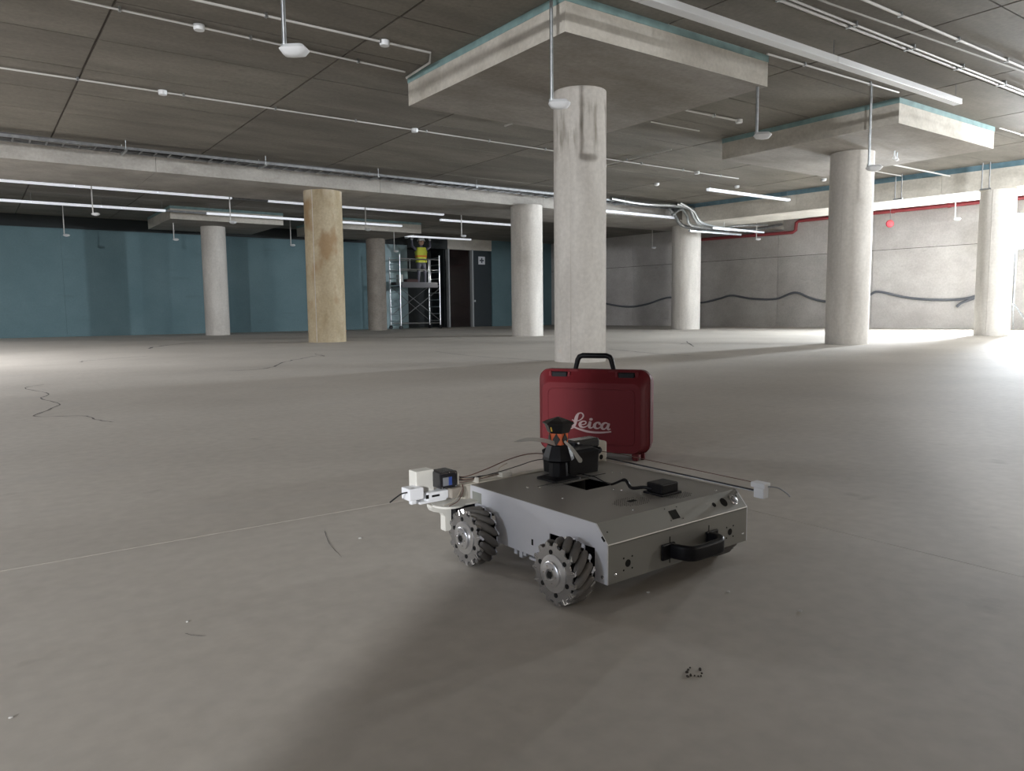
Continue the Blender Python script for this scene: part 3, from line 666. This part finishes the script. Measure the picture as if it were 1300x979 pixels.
for s in (-1, 1):
    bm = B(); prism(bm, [(s*.06, .34), (s*.105, .34), (s*.105, .368), (s*.075, .372), (s*.066, .368)], lambda x, z: Vector((x, .05, z)), lambda x, z: Vector((x, .09, z))); link('handle_lug', bm, RED, cs)
hp = [(-.083, .07, .350), (-.082, .07, .375), (-.073, .07, .412), (-.066, .07, .424), (-.052, .07, .4295), (.052, .07, .4295), (.066, .07, .424), (.073, .07, .412), (.082, .07, .375), (.083, .07, .350)]
bm = B(); tube(bm, hp, [.008, .010, .0115, .0115, .0115, .0115, .0115, .0115, .010, .008], 12); link('handle', bm, BLACK, cs, True)
for x in (-.18, .18):
    bm = B(); box(bm, (x-.014, .045, 0), (x+.014, .105, .024), .003); link('foot', bm, RED, cs)
bm = B(); box(bm, (.19-.012, .004, 0.0), (.19+.010, .03, .030), .003); box(bm, (.205, .04, .0), (.222, .06, .03), .003); link('hinge', bm, REDD, cs)
# lettering
SU, SV = .000167, .0001516
def letter(strokes, nm):
    bm = B()
    for st in strokes:
        P = crom([Vector((a, b2, c)) for a, b2, c in st], 7)
        prev = None
        for i, p in enumerate(P):
            d = P[min(i+1, len(P)-1)]-P[max(i-1, 0)]; d.z = 0; d.normalize(); s = Vector((-d.y, d.x, 0))*p.z*.5
            q = []
            for sg2 in (1, -1):
                x = (p.x+sg2*s.x-650)*SU-.004; z = .152-(p.y+sg2*s.y-386)*SV
                q += [bm.verts.new((x, -.0016, z)), bm.verts.new((x, .0005, z))]
            if prev:
                bm.faces.new((prev[0], q[0], q[2], prev[2])); bm.faces.new((prev[0], prev[1], q[1], q[0])); bm.faces.new((prev[2], q[2], q[3], prev[3]))
            prev = q
    return link(nm, bm, LOGO, cs)
letter([[(205, 318, 22), (250, 336, 24), (330, 345, 24), (400, 325, 28), (465, 270, 32), (500, 195, 36), (475, 135, 34), (425, 118, 32), (365, 150, 50), (325, 230, 80), (300, 330, 88), (275, 430, 82), (250, 505, 62), (205, 555, 36), (140, 570, 26), (90, 540, 26), (110, 500, 24), (170, 482, 28), (250, 515, 42), (340, 555, 46), (450, 590, 50), (600, 628, 55), (780, 645, 54), (950, 640, 48), (1100, 622, 42), (1215, 602, 38)]], 'lettering')
letter([[(425, 445, 22), (500, 440, 26), (560, 405, 32), (560, 360, 34), (505, 345, 32), (440, 375, 52), (408, 430, 70), (425, 490, 64), (480, 518, 44), (545, 505, 30), (610, 465, 24)],
        [(610, 465, 24), (650, 400, 40), (672, 365, 66), (660, 430, 74), (655, 500, 66), (690, 525, 40), (740, 500, 28), (780, 450, 24)],
        [(692, 250, 40), (697, 286, 96), (702, 322, 40)],
        [(915, 425, 56), (918, 385, 56), (880, 365, 40), (825, 385, 50), (790, 440, 76), (795, 500, 70), (845, 532, 42), (910, 512, 28), (965, 455, 24)],
        [(1140, 400, 30), (1080, 365, 36), (1010, 395, 56), (970, 460, 74), (985, 525, 60), (1040, 540, 36), (1090, 490, 28), (1130, 420, 28)],
        [(1165, 375, 40), (1140, 430, 66), (1120, 500, 66), (1145, 545, 44), (1195, 525, 28)]], 'lettering')

# ---------------------------------------------------------------- robot
RX, RY, RPSI = 1.041, 1.107, .032
W, LN, ZB, ZV, ZT, CH = .484, .498, .050, .135, .174, .034
rb = empty('mecanum_robot', 'low silver four-wheeled robot platform on the open floor', 'robot', (RX, RY, 0), RPSI)
def part(nm, bm, m, par=None, smooth=False): return link(nm, bm, m, par or rb, smooth)
T = .003
# side panels (polygon in b,z)
side = [(0, ZB), (.037, ZB), (.037, .121), (.184, .119), (.184, ZB), (.390, ZB), (.390, .113), (.400, .119), (LN, .119), (LN, ZT), (CH, ZT), (0, ZV)]
for a in (0, W-T):
    bm = B(); prism(bm, side, lambda b, z: Vector((a, b, z)), lambda b, z: Vector((a+T, b, z))); part('side_panel', bm, ALU)
bm = B(); box(bm, (T, 0, ZB), (W-T, T, ZV)); part('front_panel', bm, ALUFRONT)
bm = B(); prism(bm, [(0, ZV), (CH, ZT), (CH, ZT-.004), (0, ZV-.004)], lambda b, z: Vector((T, b, z)), lambda b, z: Vector((W-T, b, z))); part('sloped_panel', bm, ALUFRONT)
bm = B(); tube(bm, [(T, .0008, ZV-.0005), (W-T, .0008, ZV-.0005)], .0016, 6); part('bend_edge', bm, mat('bend_highlight', (.72, .72, .70), .35, .8))  # pale strip painting the highlight along the bend
# top plate with the real opening
HX0, HX1, HY0, HY1 = .188, .292, .261, .357
bm = B()
for lo, hi in (((T, CH), (W-T, HY0)), ((T, HY1), (W-T, LN)), ((T, HY0), (HX0, HY1)), ((HX1, HY0), (W-T, HY1))): box(bm, (*lo, ZT-T), (*hi, ZT+.0002))
part('top_plate', bm, ALUTOP)
bm = B(); bar(bm, (.12, HY1+.012, ZT+.0006), (.36, HY1+.010, ZT+.0006), .0012); part('plate_seam', bm, HOLE)
bm = B(); box(bm, (T, LN-T, ZB+.03), (W-T, LN, ZT-T)); part('rear_panel', bm, ALUFRONT)
bm = B(); box(bm, (.012, .012, ZB+.006), (W-.012, LN-.012, ZB+.010)); part('bottom_plate', bm, BLACK)
for lo, hi in (((.075, .03, .062), (.085, LN-.01, .15)), ((W-.085, .03, .062), (W-.075, LN-.01, .15))):
    bm = B(); box(bm, lo, hi); part('inner_frame', bm, BLACK)
bm = B(); box(bm, (.15, .24, .10), (.33, .38, .125), .003); part('battery_pack', bm, BLACKG)
# underbody brackets between the wheels
for b, h in ((.325, .018), (.305, .022), (.290, .014), (.245, .014)):
    bm = B(); box(bm, (.012, b-.006, ZB-h), (.03, b+.006, ZB+.008), .001); part('underbody_bracket', bm, ALU)
bm = B(); box(bm, (.010, .19, ZB-.016), (.034, .27, ZB-.010)); part('underbody_rail', bm, ALU)
# screws and holes
def disc(bm, c, axis, r, h, n=12): lathe(bm, [(r, 0), (r*.85, h)], n, axisM(c, axis))
def screw(c, axis, r=.0042, h=.0022):
    bm = B(); lathe(bm, [(r, 0), (r*.9, h*.6), (r*.5, h)], 12, axisM(c, axis)); part('screw', bm, STEEL, None, True)
for c in ((.094, .378), (.247, .225), (.254, .205), (.29, .16), (.14, .06), (.385, .365), (.398, .345), (.43, .055), (.09, .24), (.12, .36)): screw((*c, ZT), (0, 0, 1), .0032, .0018)
screw((0, .014, .064), (-1, 0, 0), .0045); screw((.024, 0, .067), (0, -1, 0), .0045); screw((W-.018, 0, .070), (0, -1, 0), .0045)
def hole(c, axis, r, n=16, nm='hole'):
    bm = B(); lathe(bm, [(r, 0), (r, .0004)], n, axisM(c, axis)); part(nm, bm, HOLE)
for cx in (.0616, .4152):
    hole((cx, 0, .0845), (0, -1, 0), .0082)
    for dx, dz in ((-.013, .013), (.013, .013), (-.013, -.013), (.013, -.013)): hole((cx+dx, 0, .0845+dz), (0, -1, 0), .0022, 8)
SN = Vector((0, -(ZT-ZV), CH)).normalized(); SD = Vector((0, CH, ZT-ZV)).normalized()
def slope(x, t): return Vector((x, 0, ZV))+SD*t
hole(slope(.375, .026), SN, .0060); hole(slope(.412, .026), SN, .0115)
bm = B(); obox(bm, slope(.232, .028), (Vector((1, 0, 0)), SD, SN), (.013, .011, .0004)); part('display_cutout', bm, HOLE)
for dx, dt in ((-.02, .018), (.02, .016), (-.02, -.012), (.02, -.014)): hole(slope(.232+dx, .028+dt), SN, .0014, 8)
hole(slope(.018, .028), SN, .0018, 8); hole(slope(.468, .034), SN, .0022, 8)
bm = B(); obox(bm, (-.0002, .012, .146), ((1, 0, 0), (0, .7, .7), (0, -.7, .7)), (.0004, .006, .0026)); part('slot', bm, HOLE)
bm = B(); obox(bm, (-.0002, .245, .083), ((1, 0, 0), (0, 1, 0), (0, 0, 1)), (.0004, .003, .007)); part('slot', bm, HOLE)
bt = B(); lathe(bt, [(.0135, 0), (.0135, .003), (.0115, .0042), (.0095, .0042), (.0085, .002)], 28, axisM(slope(.447, .026), SN)); pbn = part('push_button', bt, STEEL, None, True)
bm = B(); lathe(bm, [(.0072, .002), (.0072, .0048), (.005, .0054)], 20, axisM(slope(.447, .026), SN)); link('button_cap', bm, mat('button_grey', (.30, .29, .29), .3, .6), pbn, True)
# grey sticker patch on the side
bm = B(); box(bm, (-.0006, .448, .132), (0, .488, .160), .0002); part('side_sticker', bm, mat('grey_green_patch', (.33, .34, .31), .6))
# vents: rows of tiny holes
def vent(cx, cy, nx, ny, p):
    bm = B()
    for i in range(nx):
        for j in range(ny):
            if abs(i-nx/2+.5)/(nx/2)+abs(j-ny/2+.5)/(ny/2) > 1.35: continue
            lathe(bm, [(.0014, 0), (.0014, .0003)], 6, Matrix.Translation((cx+(i-nx/2)*p, cy+(j-ny/2)*p, ZT+.0002)))
    o = part('vent_holes', bm, HOLE); o['kind'] = 'stuff'
vent(.195, .115, 17, 11, .0062); vent(.325, .085, 13, 8, .0062); vent(.19, .365, 14, 9, .0062)
bm = B(); box(bm, (.185, .110, ZT+.0002), (.207, .121, ZT+.0012)); part('vent_socket', bm, HOLE)
# handle on the front
hb = [(.198, .004, .084), (.200, -.030, .086), (.212, -.046, .085), (.232, -.050, .084), (.300, -.050, .084), (.318, -.046, .085), (.330, -.030, .086), (.332, .004, .084)]
bm = B(); P = crom(hb, 5); rings = []
for i, p in enumerate(P):
    d = (P[min(i+1, len(P)-1)]-P[max(i-1, 0)]).normalized(); s = Vector((d.y, -d.x, 0)).normalized()
    rings.append([p+s*x+Vector((0, 0, z)) for x, z in rrect(.016, .034, .006, 3)])
loft(bm, rings); part('handle', bm, BLACK, None, True)
for x in (.188, .342):
    bm = B(); box(bm, (x-.022, -.006, .066), (x+.022, 0, .103), .003); part('handle_mount', bm, BLACK)
for x in (.196, .334):
    bm = B(); box(bm, (x-.0012, -.0006, .056), (x+.0012, 0, .116)); part('slot', bm, HOLE)

# mecanum wheels
WR, WW = .071, .058
def wheel(a_out, b, hand, outward, first=None):
    """outward -1: outer face towards -x"""
    wh = bpy.data.objects.new('wheel', None); COL.objects.link(wh); wh.parent = rb; wh.location = (a_out, b, WR); wh.empty_display_size = .02
    if outward > 0: wh.rotation_euler = (0, 0, pi)
    NR = 15
    if first is None:
        for x in (0.0, WW-.003):   # toothed plates
            bm = B(); pts = []
            for k in range(NR):
                t0 = 2*pi*k/NR
                for da, rr in ((-.15, .0585), (-.09, .0665), (.03, .068), (.07, .064), (.11, .0585)): pts.append((rr*cos(t0+da), rr*sin(t0+da)))
            prism(bm, pts, lambda y, z: Vector((x, y, z)), lambda y, z: Vector((x+.003, y, z)))
            link('side_plate', bm, mat('turned_aluminium_plate', (.58, .59, .62), .22, 1.0), wh)
        bm = B()
        for k in range(NR):
            for x, sx in ((.003, 1), (WW-.003, -1)):
                t0 = 2*pi*k/NR-.03+(.0 if x < .01 else .0); rd = Vector((0, cos(t0), sin(t0))); tn = Vector((0, -sin(t0), cos(t0)))
                ax = Vector((sx*.6, 0, 0))+tn*.6*hand*sx; ax.normalize()
                obox(bm, Vector((x, 0, 0))+rd*.0615+ax*.004, (ax, rd, ax.cross(rd)), (.0066, .0062, .0028))
        link('bent_tabs', bm, STEEL, wh)
        bm = B(); lathe(bm, [(.040, .0), (.040, .0015), (.030, .004)], 36, axisM((0, 0, 0), (-1, 0, 0))); lathe(bm, [(.0275, 0), (.0275, .008), (.0255, .0095), (.012, .0095), (.0118, .004)], 36, axisM((-.001, 0, 0), (-1, 0, 0))); link('hub', bm, CHROME, wh, True)
        bm = B(); tube(bm, [(.002, 0, 0), (WW-.002, 0, 0)], .032, 20); link('core', bm, mat('dark_core', (.05, .05, .05), .5, .6), wh, True)
        bm = B(); lathe(bm, [(.0088, 0), (.0088, .0004)], 6, axisM((-.0105, 0, 0), (-1, 0, 0))); link('hex_bore', bm, HOLE, wh)
        for k in range(6):
            t0 = 2*pi*k/6+.35; bm = B(); lathe(bm, [(.0052, 0), (.0052, .0004)], 10, axisM((-.0006, .0455*cos(t0), .0455*sin(t0)), (-1, 0, 0))); link('plate_hole', bm, HOLE, wh)
        for k in range(6):
            t0 = 2*pi*k/6+.1; bm = B(); lathe(bm, [(.0022, 0), (.0018, .0012)], 8, axisM((-.0105, .0185*cos(t0), .0185*sin(t0)), (-1, 0, 0))); link('hub_screw', bm, STEEL, wh)
        rme = None
        for k in range(NR):
            t0 = 2*pi*k/NR+.10; rd = Vector((0, cos(t0), sin(t0))); tn = Vector((0, -sin(t0), cos(t0)))
            ax = (Vector((1, 0, 0))+tn*hand*.85).normalized()
            if rme is None:
                bm = B(); Lr = .062; pr = []
                for i in range(11):
                    u = -1+2*i/10; pr.append(((.0098-.0030*u*u) if abs(u) < .99 else .0045, u*Lr/2))
                lathe(bm, pr, 14); o = link('roller', bm, RUBBER, wh, True); rme = o.data
            else:
                o = bpy.data.objects.new('roller', rme); COL.objects.link(o); o.parent = wh
            Mx = ax.to_track_quat('Z', 'Y').to_matrix().to_4x4(); Mx.translation = Vector((WW/2, 0, 0))+rd*(WR-.0100)
            o.matrix_local = Mx
    else:
        for ch in first.children:
            c = ch.copy(); COL.objects.link(c); c.parent = wh
    return wh
w1 = wheel(-.079, .080, -1, -1)
w2 = wheel(-.082, .408, 1, -1)
wheel(W-.006, .080, 1, 1, w1)
wheel(W-.006, .405, -1, 1, w2)
# spring dampers beside the wheels
for (a, b) in ((.022, .044), (.022, .386)):
    bm = B(); tube(bm, [(a, b, .058), (a, b, .118)], .0035, 8)
    pts = [(a+.0065*cos(t*.8), b+.0065*sin(t*.8), .072+t*.00085) for t in range(52)]
    tube(bm, pts, .0014, 5); part('spring_damper', bm, STEEL, None, True)
    bm = B(); box(bm, (a-.01, b-.012, .048), (a+.03, b+.014, .070), .003); box(bm, (a+.004, b-.01, .07), (a+.03, b+.01, .112), .002); part('motor_mount', bm, BLACK)
for (b0, b1) in ((.05, .11), (.375, .435)):
    bm = B(); tube(bm, [(-.01, (b0+b1)/2, WR), (.10, (b0+b1)/2, WR)], .02, 16); part('motor', bm, BLACK, None, True)

# black electronics box with cable
eb = B(); box(eb, (.282, .098, ZT+.004), (.342, .148, ZT+.028), .003); box(eb, (.276, .092, ZT), (.348, .154, ZT+.005), .001); ebo = part('sensor_box', eb, BLACK)
cp = [(.285, .128, ZT+.013), (.270, .150, ZT+.014), (.262, .170, ZT+.010), (.262, .195, ZT+.012), (.280, .225, ZT+.016), (.285, .235, ZT+.012), (.275, .26, ZT+.003), (.31, .30, ZT+.002), (.34, .37, ZT+.002)]
cp = [(.283, .132, ZT+.012), (.276, .152, ZT+.014), (.268, .185, ZT+.008), (.274, .212, ZT+.022), (.262, .238, ZT+.010), (.266, .262, ZT+.004), (.300, .345, ZT+.003), (.30, .36, ZT+.003), (.292, .41, ZT+.004)]
bm = B(); P = crom(cp, 6); tube(bm, P, [.0042 if i < 20 else (.003 if i < 28 else .0014) for i in range(len(P))], 8); part('power_cable', bm, BLACK, None, True)

# prism mast
mx_, my_ = .222, .405
def at_m(prof, nm, m, n=6, a0=.35, par=None, smooth=False):
    bm = B(); lathe(bm, prof, n, Matrix.Translation((mx_, my_, 0)), a0); return part(nm, bm, m, par, smooth)
bm = B(); loft(bm, [[Vector((mx_+x, my_+y, z)) for x, y in rrect(s, s*.9, .008, 3)] for s, z in ((.092, ZT), (.090, ZT+.005), (.060, ZT+.010))]); part('mast_foot', bm, BLACK)
at_m([(.026, ZT+.008), (.024, .228)], 'mast_post', BLACK, 8, .2)
prism_top = at_m([(.034, .222), (.043, .228), (.041, .236), (.030, .266), (.027, .268)], 'mast_skirt', BLACK, 8, .2)
pr = at_m([(.0255, .266), (.0265, .300)], 'prism_body', ORANGE, 6, .1)
for k in range(6):   # dark diamonds on every second prism face
    a = .1+pi/6+k*pi/3; nrm = Vector((cos(a), sin(a), 0)); tn = Vector((-sin(a), cos(a), 0)); bm = B()
    prism(bm, [(0, .262-.266+.020-.016), (.0105, .0165), (0, .033), (-.0105, .0165)],
          lambda u, v: Vector((mx_, my_, .2665))+nrm*.0220+tn*u+Vector((0, 0, v)), lambda u, v: Vector((mx_, my_, .2665))+nrm*.0250+tn*u*.9+Vector((0, 0, v)))
    link('prism_facet', bm, BLACKG, pr)
cap = at_m([(.0285, .299), (.031, .303), (.0385, .322), (.0425, .3225), (.0435, .326), (.030, .332), (.002, .341)], 'mast_cap', BLACKG, 6, .1)
bm = B(); obox(bm, Vector((mx_, my_, .311))+Vector((-.031, -.006, 0)), ((1, 0, .3), (0, 1, 0), (-.3, 0, 1)), (.001, .004, .006), .0005); link('cap_window', bm, YELLOWM, cap)
def strip(nm, pts, wds, side_v, m):
    bm = B(); prev = None; sv = Vector(side_v).normalized()
    for p, wd in zip(crom(pts, 5), [0]*99):
        pass
    P = crom(pts, 6); ws = [wds[0]+(wds[1]-wds[0])*i/(len(P)-1) for i in range(len(P))]
    rings = []
    for i, p in enumerate(P):
        ww = ws[i]*(1 if i < len(P)-4 else (len(P)-i)/5); d = (P[min(i+1, len(P)-1)]-P[max(i-1, 0)]).normalized(); nn = d.cross(sv).normalized()
        rings.append([p+sv*ww/2+nn*.0004, p-sv*ww/2+nn*.0004, p-sv*ww/2-nn*.0004, p+sv*ww/2-nn*.0004])
    loft(bm, rings); return part(nm, bm, m, None, False)
mv = Vector((-.59, -.81, 0))
strip('clear_strap', [(mx_-.020, my_-.012, .272), (mx_-.055, my_-.004, .284), (mx_-.095, my_+.006, .290), (mx_-.135, my_+.018, .287)], (.012, .009), (.30, .2, 1), CLEAR)
strip('clear_strap', [(mx_-.014, my_-.040, .282), (mx_+.004, my_-.048, .262), (mx_+.026, my_-.052, .232), (mx_+.036, my_-.052, .222)], (.006, .018), (.9, .1, .55), CLEAR)

# black box and camera behind the mast, on a cream bracket
bm = B(); loft(bm, [[Vector((.312+x, .455+y, z)) for x, y in rrect(s, d, .010, 3)] for s, d, z in ((.120, .105, ZT), (.124, .108, ZT+.045), (.128, .112, ZT+.060), (.100, .095, ZT+.068))]); part('electronics_housing', bm, BLACK)
bm = B(); box(bm, (.325, .455, ZT+.055), (.425, .500, ZT+.082), .006); part('servo_body', bm, BLACKG)
bm = B(); lathe(bm, [(.010, 0), (.010, .02), (.006, .024)], 16, axisM((.40, .455, ZT+.050), (0.3, -1, 0))); part('servo_shaft', bm, BLACK, None, True)
bm = B(); screw_pos = (.338, .452, ZT+.075); lathe(bm, [(.004, 0), (.003, .002)], 10, axisM(screw_pos, (0, -1, 0))); part('screw', bm, STEEL)
bm = B(); box(bm, (.400, .500, ZT), (.408, .530, .247), .001); box(bm, (.408, .500, ZT-.01), (.500, .560, .232), .006); part('rear_bracket', bm, CREAM)
hole((.474, .4995, .186), (0, -1, 0), .0075); hole((.468, .4995, .205), (0, -1, 0), .003, 8)
# rear cross beam and left arm
bm = B(); box(bm, (-.02, .500, .128), (W+.0, .530, .1725), .002); box(bm, (-.02, .500, .1725), (.33, .522, .1765), .001); part('rear_beam', bm, CREAM)
bm = B(); box(bm, (-.03, .499, .118), (.02, .53, .130)); box(bm, (-.059, .478, .066), (.010, .512, .131), .002); part('stepper_block', bm, BLACK)
bm = B()
prism(bm, [(-.118, .132), (-.112, .122), (-.085, .114), (-.078, .104), (-.078, .066), (-.060, .066), (-.060, .124), (.0, .128), (.0, .137), (-.10, .137), (-.118, .139)], lambda a, z: Vector((a, .498, z)), lambda a, z: Vector((a, .520, z)))
box(bm, (-.10, .46, .134), (.0, .545, .139), .001); part('arm_bracket', bm, PLA)
bm = B(); lathe(bm, [(.042, 0), (.042, .005)], 28, Matrix.Translation((-.072, .49, .135))); part('pivot_disc', bm, PLA, None, True)
bm = B(); box(bm, (-.150, .500, .146), (-.072, .535, .152), .001); box(bm, (-.128, .498, .150), (-.066, .530, .172), .003); box(bm, (-.182, .495, .160), (-.140, .535, .190), .003); box(bm, (-.176, .497, .150), (-.160, .51, .19), .003); part('sensor_clip', bm, PLAW)
bm = B(); box(bm, (-.133, .4975, .158), (-.125, .4985, .168)); box(bm, (-.116, .4968, .160), (-.094, .498, .165)); part('clip_slot', bm, HOLE)
bm = B(); box(bm, (-.150, .515, .172), (-.098, .552, .226), .002); part('servo_bracket', bm, PLA)
bm = B(); box(bm, (-.102, .480, .180), (-.050, .535, .222), .004); sv = part('servo_motor', bm, BLACKG)
bm = B(); box(bm, (-.094, .4788, .188), (-.078, .480, .209)); link('sticker', bm, LABELG, sv); bm = B(); box(bm, (-.078, .4787, .188), (-.068, .480, .209)); link('sticker', bm, LABELB, sv)
for (a, z) in ((-.097, .184), (-.056, .184), (-.056, .217), (-.075, .2205)):
    bm = B(); lathe(bm, [(.0018, 0), (.0014, .001)], 8, axisM((a, .4798, z), (0, -1, 0))); link('servo_screw', bm, STEEL, sv)
bm = B(); box(bm, (-.050, .485, .184), (-.043, .53, .214), .001); part('connector', bm, CREAM)
bm = B(); box(bm, (-.066, .485, .150), (-.03, .52, .176), .003); part('gear_housing', bm, mat('beige_gearbox', (.30, .27, .23), .6))
bm = B(); tube(bm, crom([(-.180, .505, .181), (-.200, .500, .182), (-.225, .490, .176), (-.240, .486, .170)], 4), .0018, 6); part('whisker', bm, CABLEM)
# wires from the servo along the rear beam to the mast
def wire(pts, r, m): 
    bm = B(); tube(bm, crom(pts, 6), r, 6); part('wire', bm, m, None, True)
wire([(-.045, .50, .206), (-.01, .505, .196), (.06, .51, .205), (.14, .51, .222), (.20, .49, .232), (.26, .46, .225)], .0013, WIREB)
wire([(-.045, .50, .203), (0, .505, .190), (.08, .51, .190), (.16, .505, .200), (.22, .49, .212), (.27, .47, .21)], .0011, CABLEM)
for k in range(6):
    wire([(-.045, .488+k*.006, .188+k*.003), (-.015, .50, .184+k*.002), (.03, .51, .182+k*.0015), (.08, .512, .183+k*.001), (.13, .52, .184)], .0012, (WIREB, WIREG, CABLEM)[k % 3])
wire([(.01, .508, .182), (.05, .51, .186), (.10, .515, .190), (.105, .515, .200), (.13, .51, .212)], .0018, WIREG)
wire([(-.03, .495, .180), (-.042, .482, .165), (-.07, .470, .148), (-.10, .468, .142)], .0012, WIREG)
wire([(-.026, .495, .180), (-.035, .480, .165), (-.06, .465, .148), (-.09, .460, .141)], .0011, WIREB)
bm = B(); box(bm, (.105, .500, .176), (.140, .525, .190), .003); part('wire_clip', bm, PLA); bm = B(); box(bm, (.02, .495, .176), (.026, .515, .190), .001); part('wire_clip', bm, PLA)
# right whisker arm: rods along the side to a white clip
wa = W+.014
bm = B(); tube(bm, [(wa, .53, .180), (wa, -.012, .176)], .0022, 8); part('whisker_rod', bm, CABLEM)
bm = B(); tube(bm, [(wa+.007, .53, .178), (wa+.007, -.012, .172)], .0022, 8); part('whisker_rod', bm, GALV)
bm = B(); tube(bm, [(.466, .50, .205), (wa-.005, .44, .201), (wa+.004, -.02, .194)], .0011, 6); part('pull_string', bm, WIREB)
bm = B(); box(bm, (wa-.012, -.045, .186), (wa+.014, -.006, .199), .002); box(bm, (wa-.008, -.040, .160), (wa+.014, -.012, .187), .002); part('whisker_clip', bm, PLAW)
bm = B(); tube(bm, crom([(wa+.004, -.045, .190), (wa+.012, -.066, .190), (wa+.018, -.085, .180), (wa+.020, -.094, .172)], 4), .0016, 6); part('whisker', bm, GALVDARK)

# ---------------------------------------------------------------- floor debris
for k, (x, y, r, lab) in enumerate(((823, 753, .004, 'tiny pale chip on the floor just in front of the robot handle'), (925, 752, .0035, 'tiny pale chip on the floor right of the one by the handle'),
      (1016, 777, .004, 'tiny pale chip on the floor, rightmost of the three before the robot'), (238, 790, .003, 'small pale chip on the floor at lower left'),
      (457, 684, .004, 'small dark and white chip on the floor left of the robot'), (14, 912, .003, 'pale crumb on the floor at bottom left corner'), (607, 512, .006, 'white speck on the floor left of the red case'))):
    fx, fy = fl(x, y); bm = B(); bmesh.ops.create_icosphere(bm, subdivisions=1, radius=r)
    for v in bm.verts: v.co.z *= .6; v.co.x *= 1.3+random.uniform(-.2, .2); v.co.y *= 1+random.uniform(-.2, .2)
    o = link('plaster_chip', bm, PIPEWHITE, None, False, (fx, fy, r*.5)); tag(o, lab, 'debris')
bm = B()
for k in range(14):
    fx, fy = fl(880+random.uniform(-11, 11), 854+random.uniform(-6, 6)); bmesh.ops.create_icosphere(bm, subdivisions=1, radius=random.uniform(.0015, .003), matrix=Matrix.Translation((fx, fy, .001)))
tag(link('dirt_crumbs', bm, mat('dirt', (.07, .06, .05), .9)), 'scatter of dark dirt crumbs on the floor in front of the robot', 'debris', kind='stuff')

# repeats of one kind share a group phrase
GROUPS = {'concrete_column': 'round concrete columns of the hall', 'lamp_batten': 'white lamp battens under the ceiling', 'drop_pipe': 'drop pipes with detector heads under the ceiling',
          'conduit': 'thin conduits clipped to the ceiling', 'steel_conduit': 'steel conduits bunched at the column head', 'plaster_chip': 'pale chips on the floor', 'smoke_detector': 'small white ceiling detectors',
          'sprinkler': 'sprinklers at the right column head', 'trapeze_hanger': 'trapeze hangers before the edge beam', 'wall_cable': 'cables on the right wall', 'trunking': 'grey trunking between battens', 'drop_panel': 'square concrete drop panels'}
for o in list(COL.objects):
    if o.parent is None and o.name.split('.')[0] in GROUPS: o['group'] = GROUPS[o.name.split('.')[0]]
